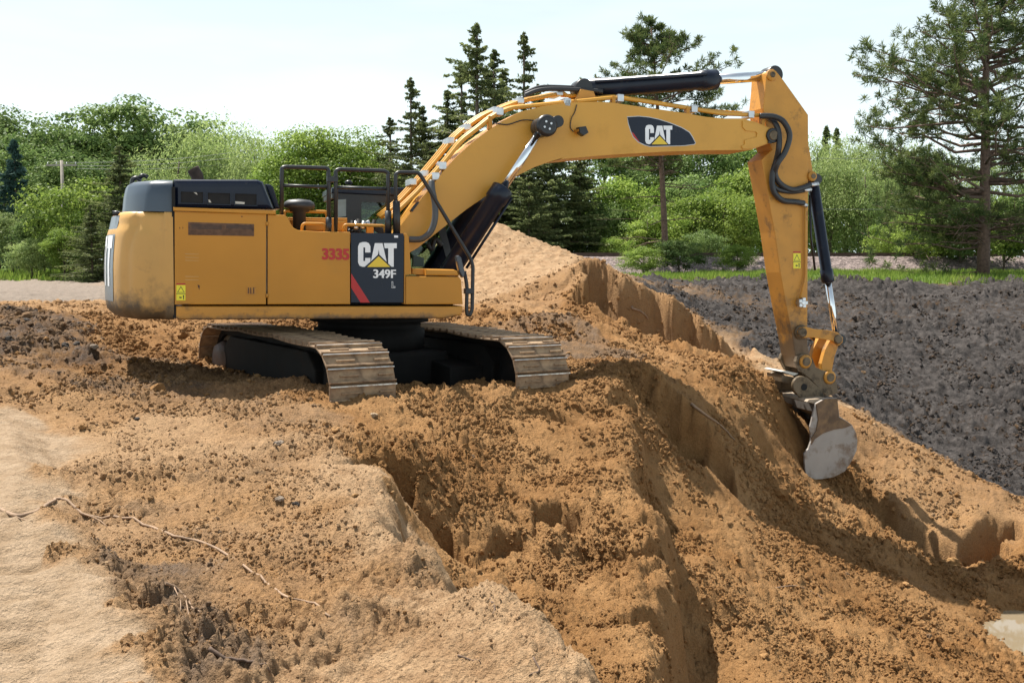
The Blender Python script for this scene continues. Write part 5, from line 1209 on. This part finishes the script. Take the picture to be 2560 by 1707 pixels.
for i, (dx, Y, tp, lb, mt) in enumerate([(30, 72, 480, 'grey-green bush at the left picture edge', 'willow'), (105, 68, 470, 'tall bush left of the vine covered trunk', 'wood'), (205, 66, 395, 'bright vine covered tall bush left of the olive cedar', 'bright'), (150, 62, 520, 'small bright bush in front of the left trees', 'bright'),
        (75, 64, 540, 'low leafy bush at the edge of the left grass', 'willow')]):
    put('leafy_bush', BUSH, LEAF[mt], BARK, dx, Y, tp, lb, 'bush', i, 'bushes at the left grass edge', .9)
for i, (dx, Y, tp, lb, w) in enumerate([(1375, 60, 455, 'light green bush right of the sand pile', .8), (1440, 62, 400, 'leafy bush left of the leaning pine trunk', .8), (1500, 58, 480, 'low bush at the foot of the leaning pine', 1.0), (1590, 63, 395, 'leafy bush right of the leaning pine trunk', .85),
        (1665, 60, 420, 'rounded bush left of the yellow stick', .9), (1725, 64, 380, 'tall bush directly behind the upper stick', .8), (1620, 56, 520, 'low bush beside the gravel bank', .9), (1420, 56, 540, 'small bright bush on the grass strip', .9), (1475, 46.5, 560, 'low weedy bush in front of the gravel bank, left of the pine', 1.3), (1560, 46.5, 545, 'low weedy bush in front of the gravel bank, right of the pine', 1.3), (1690, 46.5, 555, 'low weedy bush in front of the gravel bank beside the stick', 1.2), (1550, 60, 450, 'bush directly behind the leaning pine trunk', .9)]):
    put('leafy_bush', BUSH, LEAF['bright' if i % 3 else 'wood'], BARK, dx, Y, tp, lb, 'bush', i, 'bushes behind the pit', w)
for i, (dx, Y, tp, lb) in enumerate([(1390, 88, 290, 'tree filling the gap under the boom near its bend'), (1500, 92, 285, 'tree behind the leaning pine under the boom'), (1610, 90, 285, 'tree behind the bushes under the boom decal'), (1715, 94, 290, 'tree behind the boom tip')]):
    put('broadleaf_tree', WOOD, LEAF['bright' if i % 2 else 'wood'], BARK, dx, Y, tp, lb, 'tree', i, 'trees beyond the pit', 1.0)
for i, (dx, Y, tp, lb) in enumerate([(1870, 100, 306, 'pale willow right of the stick'), (1945, 104, 300, 'rounded pale willow between the stick and the large pine'), (2020, 102, 308, 'pale willow left of the large pine crown'), (2095, 100, 315, 'pale willow behind the large pine branches'), (2180, 98, 340, 'willow behind the large pine trunk'), (2290, 98, 335, 'willow right of the large pine trunk'), (1800, 104, 315, 'willow hidden behind the stick'), (1908, 92, 345, 'lower willow in front of the right skyline, beside the bucket cylinder'), (1985, 90, 350, 'lower willow in front of the right skyline, left of the pine limbs'), (2060, 92, 345, 'lower willow showing between the left pine limbs')]):
    put('willow_tree', WILL, LEAF['willow'], BARK, dx, Y, tp, lb, 'tree', i, 'willows on the right skyline', .95)
for i, (dx, Y, tp, lb) in enumerate([(1888, 150, 298, 'tiny distant conifer tip just right of the stick'), (1912, 150, 303, 'second tiny distant conifer tip right of the stick')]):
    put('spruce_tree', SPRU, LEAF['cedar'], BARK, dx, Y, tp, lb, 'conifer', 0, 'distant conifer tips', .7)
for i, (dx, Y, tp, lb, w) in enumerate([(2120, 50, 470, 'leafy bush under the left limbs of the large pine', .8), (2200, 49, 455, 'leafy bush just left of the large pine trunk', .8), (2300, 48, 440, 'leafy bush right of the large pine trunk', .8), (2365, 47, 430, 'leafy bush at the right picture edge', .8), (2040, 58, 500, 'bush on the gravel bank left of the large pine', .8)]):
    put('leafy_bush', BUSH, LEAF['wood' if i % 2 else 'bright'], BARK, dx, Y, tp, lb, 'bush', i, 'bushes under the large pine', w)
c_, t_ = pine(71, 17, .36, 12.5, .10, 140, (-.5, 0), .33, 30, low=[(.02, math.pi), (.10, math.pi * .98), (.28, math.pi * 1.05), (.20, math.pi * .9), (.24, math.pi * 1.1), (.30, .1), (.17, math.pi * 1.02)])
put('pine_tree', [(c_, t_, 17)], LEAF['pine'], BARKP, 2256, 41, -75, 'large red pine with broad crown at the right edge', 'pine', rot=0)
c_, t_ = pine(72, 14, .21, 9.6, .40, 78, (-1.0, 0), .28, 16)
put('pine_tree', [(c_, t_, 14)], LEAF['pine'], BARKP, 1528, 50, 66, 'leaning pine with bare lower trunk behind the boom', 'pine', rot=0)

# grass strips: nobody could count the blades
def grass(name, label, n, xr, yr, hgt, seed, wmul=1):
    rng = np.random.default_rng(seed); y = rng.uniform(*yr, n); x = rng.uniform(xr[0], xr[1], n)
    keep = np.ones(n, bool); z = ground_zv(x, y)
    tu = pn(x * .6, y * .6, 9); hh = hgt * rng.uniform(.5, 1.2, n) * (1 + .5 * tu); a = rng.uniform(0, 6.28, n)
    w = .022 * wmul * rng.uniform(.6, 1.4, n); dx_, dy_ = np.cos(a) * w, np.sin(a) * w; lx, ly = rng.normal(0, .28, n) * hh, rng.normal(0, .28, n) * hh
    v = np.stack([np.stack([x - dx_, y - dy_, z - .03], -1), np.stack([x + dx_, y + dy_, z - .03], -1), np.stack([x + lx, y + ly, z + hh], -1)], 1).reshape(-1, 3)
    me = mesh_np(name, v, np.arange(n * 3).reshape(n, 3)); fattr(me, 'tint', np.clip(.45 + .5 * tu + rng.normal(0, .2, n), 0, 1), 'FACE')
    o = link(name, me, LEAF['grass']); tag(o, label, 'grass', kind='stuff'); return o
grass('grass', 'green grass strip along the top of the dark bank', 26000, (1, 30), (34.6, 47), .20, 1)
grass('grass', 'green grass field beyond the dirt road at left', 16000, (-50, -12), (60, 84), .45, 2, 3)

# far wood behind everything: one mass, no tree of it can be told apart
def far_wood():
    rng = np.random.default_rng(8); n = 26000; x = rng.uniform(-105, 110, n); top = 8.5 + 3 * pn(x * .12, x * 0, 5) + 1.5 * pn(x * .5, x * 0, 6)
    h = rng.random(n) ** .8; y = 140 + rng.uniform(-5, 5, n) * np.sqrt(np.clip(1 - h, .1, 1)); z = 1 + h * top
    C = np.stack([x, y, z], -1); Nn = unit(rng.normal(size=(n, 3)) * .6 + [0, -.5, .7]); sz = rng.uniform(.35, .7, n)
    ti = .4 + .5 * pn(x * .4, z * .5, 7) + rng.normal(0, .15, n)
    tag(link('distant_woods', leaf_mesh('distant_woods', C, Nn, sz * .6, sz * .8, ti, rng), LEAF['wood']), 'low distant woods filling the gaps between the trees', 'woods', kind='stuff')
far_wood()
# ---------------------------------------------------------------- railway bank, rail, wires
rng = np.random.default_rng(3)
RB = 51.0
nx, ny = 420, 46
xs = np.linspace(-2, 62, nx); ss_ = np.linspace(0, 1, ny)
prof_y = np.interp(ss_, [0, .42, .58, 1], [RB - 3.2, RB - 1.4, RB + 1.4, RB + 3.2]); prof_z = np.interp(ss_, [0, .42, .58, 1], [1.5, 2.38, 2.38, 1.5])
XX, YY = np.meshgrid(xs, prof_y); ZZ = np.repeat(prof_z[:, None], nx, 1) + .05 * np.abs(pn(XX * 5, YY * 5, 51)) + .06 * rng.random(XX.shape) * .6
id_ = np.arange(nx * ny).reshape(ny, nx); ff = np.stack([id_[:-1, :-1], id_[:-1, 1:], id_[1:, 1:], id_[1:, :-1]], -1).reshape(-1, 4)
def gravel_mat():
    m, n, l, out = mat_new('ballast'); p = n.new('ShaderNodeBsdfPrincipled'); l.new(p.outputs[0], out.inputs[0]); p.inputs['Roughness'].default_value = .9
    g = n.new('ShaderNodeNewGeometry'); v = n.new('ShaderNodeTexVoronoi'); v.inputs['Scale'].default_value = 9; l.new(g.outputs['Position'], v.inputs[0])
    r = n.new('ShaderNodeValToRGB'); r.color_ramp.elements[0].color = (.075, .055, .05, 1); r.color_ramp.elements[1].color = (.24, .185, .17, 1)
    sp_ = n.new('ShaderNodeSeparateColor'); l.new(v.outputs['Color'], sp_.inputs[0]); l.new(sp_.outputs[0], r.inputs[0]); l.new(r.outputs[0], p.inputs['Base Color'])
    b = n.new('ShaderNodeBump'); b.inputs['Strength'].default_value = .8; b.inputs['Distance'].default_value = .05; l.new(v.outputs['Distance'], b.inputs['Height']); l.new(b.outputs[0], p.inputs['Normal'])
    return m
tag(link('railway_bank', mesh_np('railway_bank', np.stack([XX, YY, ZZ], -1).reshape(-1, 3), ff), gravel_mat()), kind='structure')
RUST = plain('rusty_rail_steel', (.085, .055, .042), .6, .4, .25, 4)
rp_ = [(-.07, 0), (.07, 0), (.07, .02), (.02, .035), (.02, .12), (.037, .13), (.037, .17), (-.037, .17), (-.037, .13), (-.02, .12), (-.02, .035), (-.07, .02)]
for k, (yy, lb) in enumerate(((RB - .72, 'rusty steel rail on the near side of the gravel bank'), (RB + .72, 'rusty steel rail on the far side of the gravel bank'))):
    bm = bmesh.new(); a = [bm.verts.new((-2, yy + p, 2.44 + q)) for p, q in rp_]; b = [bm.verts.new((62, yy + p, 2.44 + q)) for p, q in rp_]
    for i in range(12): bm.faces.new((a[i], a[(i + 1) % 12], b[(i + 1) % 12], b[i]))
    bm.faces.new(a[::-1]); bm.faces.new(b); bmesh.ops.recalc_face_normals(bm, faces=bm.faces)
    me = bpy.data.meshes.new('rail'); bm.to_mesh(me); bm.free(); tag(link('rail', me, RUST), lb, 'rail', 'railway rails')
PW = plain('grey_weathered_wood', (.30, .26, .22), .85, 0, .2, 3)
def pole(dx, Y, top, label):
    X = (dx * D2 - 1280) / F * Y; zg = ground_z(X, Y); zt = CAMH + (650 - top * D2) / F * Y
    o = empty('utility_pole', (X, Y, zg)); tag(o, label, 'pole')
    cyl('post', Vector((0, 0, -.3)), Vector((0, 0, zt - zg)), .17, PW, o, 12, r1=.11)
    bm = bmesh.new(); bm_box(bm, (-1.2, -.06, zt - zg - .45), (1.2, .06, zt - zg - .30), .01); ca = bm_obj('crossarm', bm, PW, o)
    for q in (-1.1, -.4, .4, 1.1):
        b2 = bmesh.new(); lathe_x(b2, [(0, .03), (.05, .05), (.1, .03), (.14, .05), (.16, .02)], (q, 0, zt - zg - .30), (0, 0, 1), 8); bm_obj('insulator', b2, ZINC, ca)
    return Vector((X, Y, zt))
WIRE = plain('weathered_wire', (.16, .165, .17), .6, .2, .05, 2)
pA = pole(153, 80, 372, 'weathered grey utility pole among the left trees')
def wire(a, b, sag, label, group):
    pts = [a.lerp(b, k / 24) - Vector((0, 0, sag * 4 * (k / 24) * (1 - k / 24))) for k in range(25)]
    tag(tube('power_wire', pts, .015, WIRE, None, 5), label, 'wire', group)
bR = Vector(at_y(700, 330, 82)); bR2 = Vector(at_y(700, 352, 82))
lead = ['power wire along the front of the crossarm, left of the machine', 'power wire second from the front of the crossarm, left of the machine', 'power wire third from the front of the crossarm, left of the machine']
for k, q in enumerate((-1.1, -.4, 1.1)):
    wire(pA + Vector((q, 0, -.14 - .25 * k)), bR + Vector((q, 0, -.35 * k)), .5, lead[k], 'wires from the utility pole')
wire(Vector(at_y(1740, 362, 70)), Vector(at_y(2500, 358, 72)), .15, 'upper thin wire crossing behind the large pine', 'wires behind the large pine')
wire(Vector(at_y(1740, 478, 70)), Vector(at_y(2500, 470, 72)), .2, 'lower thin wire crossing behind the large pine', 'wires behind the large pine')
# ---------------------------------------------------------------- water in the pit
def water_mat():
    m, n, l, out = mat_new('silty_water'); p = n.new('ShaderNodeBsdfPrincipled'); l.new(p.outputs[0], out.inputs[0])
    p.inputs['Base Color'].default_value = (.20, .155, .10, 1); p.inputs['Roughness'].default_value = .02; p.inputs['Specular IOR Level'].default_value = .7
    g = n.new('ShaderNodeNewGeometry'); t_ = n.new('ShaderNodeTexNoise'); t_.inputs['Scale'].default_value = 7; l.new(g.outputs['Position'], t_.inputs[0])
    b = n.new('ShaderNodeBump'); b.inputs['Strength'].default_value = .05; l.new(t_.outputs[0], b.inputs['Height']); l.new(b.outputs[0], p.inputs['Normal']); return m
wb_ = bmesh.new(); wv = [wb_.verts.new((7.3 + 2.6 * math.cos(a) * (1 + .12 * math.sin(3 * a)), 13.3 + 1.7 * math.sin(a) * (1 + .1 * math.cos(2 * a)), -2.90)) for a in np.linspace(0, 2 * math.pi, 48, endpoint=False)]
wb_.faces.new(wv); wm = bpy.data.meshes.new('water'); wb_.to_mesh(wm); wb_.free(); tag(link('water', wm, water_mat()), kind='structure')
# ---------------------------------------------------------------- loose crumbs, clods, roots
def hit(dx, dy):
    """where the line of sight meets the ground"""
    d = ray(dx * D2, dy * D2); Y = 2.4; prev = Y
    while Y < 60:
        if CAMH + d.z * Y < ground_z(d.x * Y, Y):
            lo, hi = prev, Y
            for _ in range(12):
                mi = (lo + hi) / 2
                if CAMH + d.z * mi < ground_z(d.x * mi, mi): hi = mi
                else: lo = mi
            return Vector((d.x * hi, hi, ground_z(d.x * hi, hi)))
        prev = Y; Y *= 1.01
    return Vector((d.x * Y, Y, 1))
def crumb_nodes(mat, seed):
    """one lumpy grain made in the node tree, set on every vertex of the point cloud at its own size and turn"""
    g = bpy.data.node_groups.new('crumb_scatter', 'GeometryNodeTree')
    g.interface.new_socket('Geometry', in_out='INPUT', socket_type='NodeSocketGeometry'); g.interface.new_socket('Geometry', in_out='OUTPUT', socket_type='NodeSocketGeometry')
    N = g.nodes; L = g.links; gi = N.new('NodeGroupInput'); go = N.new('NodeGroupOutput')
    ic = N.new('GeometryNodeMeshIcoSphere'); ic.inputs['Radius'].default_value = 1; ic.inputs['Subdivisions'].default_value = 2
    no = N.new('ShaderNodeTexNoise'); no.inputs['Scale'].default_value = 1.1; no.inputs['Detail'].default_value = 3
    po = N.new('GeometryNodeInputPosition'); of = N.new('ShaderNodeVectorMath'); of.operation = 'ADD'; of.inputs[1].default_value = (seed * 3.7, seed, 0)
    L.new(po.outputs[0], of.inputs[0]); L.new(of.outputs[0], no.inputs['Vector'])
    mp = N.new('ShaderNodeMapRange'); mp.inputs[1].default_value = .25; mp.inputs[2].default_value = .75; mp.inputs[3].default_value = .35; mp.inputs[4].default_value = 1.5; L.new(no.outputs[0], mp.inputs[0])
    sc = N.new('ShaderNodeVectorMath'); sc.operation = 'SCALE'; L.new(po.outputs[0], sc.inputs[0]); L.new(mp.outputs[0], sc.inputs['Scale'])
    sp = N.new('GeometryNodeSetPosition'); L.new(ic.outputs[0], sp.inputs[0]); L.new(sc.outputs[0], sp.inputs['Position'])
    sm = N.new('GeometryNodeSetMaterial'); sm.inputs['Material'].default_value = mat; L.new(sp.outputs[0], sm.inputs[0])
    io = N.new('GeometryNodeInstanceOnPoints'); L.new(gi.outputs[0], io.inputs['Points']); L.new(sm.outputs[0], io.inputs['Instance'])
    at = N.new('GeometryNodeInputNamedAttribute'); at.data_type = 'FLOAT'; at.inputs['Name'].default_value = 'size'; L.new(at.outputs[0], io.inputs['Scale'])
    rv = N.new('FunctionNodeRandomValue'); rv.data_type = 'FLOAT_VECTOR'; rv.inputs[1].default_value = (6.28, 6.28, 6.28); L.new(rv.outputs[0], io.inputs['Rotation'])
    L.new(io.outputs[0], go.inputs[0]); return g
def crumbs():
    rng = np.random.default_rng(5); n = 520000
    y = np.exp(rng.uniform(math.log(3.2), math.log(33), n)); x = rng.uniform(-.58, .58, n) * y + rng.uniform(-.8, .8, n)
    z0, W = ground_base(x, y); damp, dark, smo, road, gras = W.T
    pr = np.clip(.22 + .62 * damp + .05 * dark - 1.0 * smo - 2 * gras - .6 * road, 0, 1) * np.where(dark > .8, .8, 1) * np.clip(.45 + 1.5 * pn(x * .9, y * .9, 71) + .8 * pn(x * 3, y * 3, 72), .06, 1.1)
    keep = rng.random(n) < pr; x, y, damp, dark = x[keep], y[keep], damp[keep], dark[keep]; m = len(x); z = ground_zv(x, y)
    s = .005 * (.030 / .005) ** (rng.random(m) ** 2.7) * np.where(rng.random(m) < .006, 2.4, 1) * np.clip(y / 9.5, .42, 1.9) * (.55 + .55 * np.clip(damp * 1.2, 0, 1) + .35 * np.clip(dark, 0, 1))
    kind = np.where(dark + rng.normal(0, .08, m) > .72, 2, np.where(dark + rng.normal(0, .12, m) > .38, 3, np.where(damp + rng.normal(0, .1, m) > .62, 1, np.where(damp + rng.normal(0, .12, m) > .35, 4, 0))))
    for k, (nm, lb, c) in enumerate((('dry_sand_crumbs', 'loose pale crumbs of dry sand on the foreground shelf', dict(damp=.1)), ('damp_sand_crumbs', 'loose brown crumbs of damp sand over the dug slopes', dict(damp=.9)), ('dark_soil_crumbs', 'dark crumbs of topsoil on the bank and heaps', dict(damp=.5, dark=.8)), ('mixed_soil_crumbs', 'grey-brown crumbs where topsoil is mixed into the sand', dict(damp=.5, dark=.48)), ('moist_sand_crumbs', 'light brown crumbs of moist sand on the shelf', dict(damp=.5)))):
        q = kind == k; me = bpy.data.meshes.new(nm); v = np.stack([x, y, z + s * .1], -1)[q].astype(np.float32)
        me.vertices.add(len(v)); me.vertices.foreach_set('co', v.ravel()); fattr(me, 'size', s[q]); me.update()
        o = bpy.data.objects.new(nm, me); COL.objects.link(o); tag(o, lb, 'soil', kind='stuff')
        md = o.modifiers.new('scatter', 'NODES'); md.node_group = crumb_nodes(soil_material(nm + '_soil', c), k + 1)
        print('crumbs', nm, len(v))
crumbs()
CL = []
def clod(name, dx, dy, rpx, col, label, seed, squash=.75, cat='clod'):
    p = hit(dx, dy); r = rpx * .85 * D2 * p.y / F; rng = random.Random(seed)
    bm = bmesh.new(); bmesh.ops.create_icosphere(bm, subdivisions=3, radius=1)
    off = [Vector([rng.gauss(0, 1) for _ in range(3)]).normalized() for _ in range(9)]
    for v in bm.verts:
        d = v.co.normalized(); k = 1 + .0
        for q in off: k -= .55 * max(0, d.dot(q) - .58)
        k += .16 * float(pn(np.array([d.x * 4 + seed]), np.array([d.y * 4 + d.z * 3]), 5)[0])
        v.co = Vector((d.x * 1.15, d.y, d.z * squash)) * k * r
    me = bpy.data.meshes.new(name); bm.to_mesh(me); bm.free()
    o = link(name, me, col); o.location = p + Vector((0, 0, r * squash * .45)); o.rotation_euler = (0, 0, rng.uniform(0, 6)); tag(o, label, cat, 'clods and stones on the sand')
CB = plain('brown_sand_clod', (.26, .14, .05), .95, 0, .25, 20, bump=.8); CK = plain('black_soil_clod', (.035, .028, .023), .95, 0, .35, 18, bump=.8)
CG = plain('grey_stone', (.165, .125, .09), .85, 0, .2, 12, bump=.5); CP_ = plain('pale_stone', (.28, .2, .12), .8, 0, .15, 10, bump=.4)
for i, a in enumerate([('soil_clod', 190, 984, 12, CB, 'brown clod alone on the pale sand left of centre'), ('soil_clod', 770, 990, 14, CB, 'square brown clod near the front of the near track'), ('stone', 640, 1023, 16, CG, 'flat grey stone on the pale sand below the track'),
        ('stone', 642, 1150, 13, CG, 'grey stone in the brown patch at left centre'), ('soil_clod', 680, 1160, 13, CK, 'dark clod just right of the grey stone'), ('soil_clod', 815, 1140, 11, CB, 'brown clod on the pale shelf left of the gully'),
        ('soil_clod', 345, 1146, 8, CB, 'small brown clod above the long root'), ('soil_clod', 62, 742, 14, CK, 'black clod topmost on the left dirt heap'), ('soil_clod', 22, 782, 13, CK, 'black clod at the left picture edge'),
        ('soil_clod', 150, 798, 14, CK, 'left one of two black clods on the dirt heap foot'), ('soil_clod', 176, 795, 13, CK, 'right one of two black clods on the dirt heap foot'), ('stone', 217, 800, 12, CG, 'pale flat stone beside the two black clods'),
        ('soil_clod', 592, 868, 11, CB, 'rounded clod beside the near track side'), ('soil_clod', 572, 878, 8, CB, 'smaller rounded clod beside the near track side'), ('stone', 858, 958, 13, CP_, 'pale smooth stone just below the near track front'),
        ('soil_clod', 900, 1132, 8, CB, 'small clod at the rim of the gully'), ('soil_clod', 1540, 1350, 9, CB, 'clod half way down the long slope'), ('soil_clod', 2190, 1300, 22, CB, 'big rounded clod on the pit floor below the cut block'),
        ('soil_clod', 2080, 1345, 12, CB, 'clod at the foot of the long slope near the water'), ('soil_clod', 315, 965, 9, CK, 'dark clod on the pale sand under the dirt heap'), ('soil_clod', 1755, 1510, 14, CB, 'brown clod low on the long slope'), ('soil_clod', 1285, 1030, 8, CB, 'clod in the bowl in front of the far track')]):
    clod(*a, seed=100 + i, cat='stone' if a[0] == 'stone' else 'clod')
ROOT = plain('pale_root_bark', (.25, .165, .105), .85, 0, .25, 12, bump=.4); ROOTD = plain('dark_root_bark', (.11, .07, .048), .85, 0, .25, 12, bump=.4)
def root(pts, r, label, mat=ROOT, lift=.35, branches=()):
    P = smooth_path([hit(*p) + Vector((0, 0, r * lift)) for p in pts], 4)
    rng = random.Random(len(pts)); P = [p + Vector((rng.gauss(0, r * .25), rng.gauss(0, r * .25), 0)) for p in P]
    for p in P: p.z = max(p.z, ground_z(p.x, p.y) - r * .1)
    o = tube('root', P, r, mat, None, 8, [r * (1 - .6 * i / (len(P) - 1)) for i in range(len(P))])
    tag(o, label, 'root', 'roots on the sand')
    for b in branches:
        Q = smooth_path([hit(*p) + Vector((0, 0, r * .6)) for p in b], 3); tube('root_branch', Q, r * .45, mat, o, 6, [r * .45 * (1 - .7 * i / (len(Q) - 1)) for i in range(len(Q))])
root([(-20, 1155), (20, 1180), (60, 1184), (100, 1166), (130, 1147), (155, 1152), (190, 1180), (235, 1192), (330, 1206), (400, 1232), (450, 1242), (500, 1262), (560, 1300), (610, 1338), (660, 1372), (710, 1385), (760, 1418)], .0135, 'long pale root snaking over the left foreground sand',
     branches=([(20, 1180), (45, 1192), (75, 1200)], [(190, 1182), (225, 1195), (245, 1210)]))
root([(378, 1340), (410, 1355), (440, 1395), (480, 1420)], .009, 'forked pale root in the dark clods at lower left', branches=([(400, 1350), (415, 1385), (412, 1410)], [(425, 1370), (432, 1405), (435, 1430)]))
root([(480, 1490), (520, 1515), (570, 1520), (620, 1545)], .011, 'dark root near the bottom left edge', ROOTD)
root([(1588, 932), (1610, 950), (1640, 970), (1662, 988), (1690, 1020)], .022, 'root hanging over the rim of the shaded scarp', ROOT, 1.5)
root([(1450, 712), (1475, 722), (1490, 738)], .03, 'pale root sticking out of the shaded rear cliff', ROOT, 1.5)
root([(1225, 1510), (1238, 1540), (1215, 1550)], .005, 'thin twig lying on the bottom foreground sand', ROOTD)
root([(1052, 1505), (1080, 1515), (1105, 1522)], .005, 'thin dark twig left of the sand crack', ROOTD)
root([(1125, 1375), (1136, 1395), (1132, 1410)], .005, 'small upright twig near the foreground rim', ROOTD)
root([(1780, 1350), (1830, 1345), (1870, 1362), (1890, 1375)], .008, 'thin pale root on the long slope', ROOT)
root([(200, 740), (215, 755), (240, 748)], .015, 'pale root on the sand left of the counterweight', ROOT)
root([(535, 835), (545, 850), (552, 868)], .016, 'thin root hanging beside the rear of the near track', ROOT)
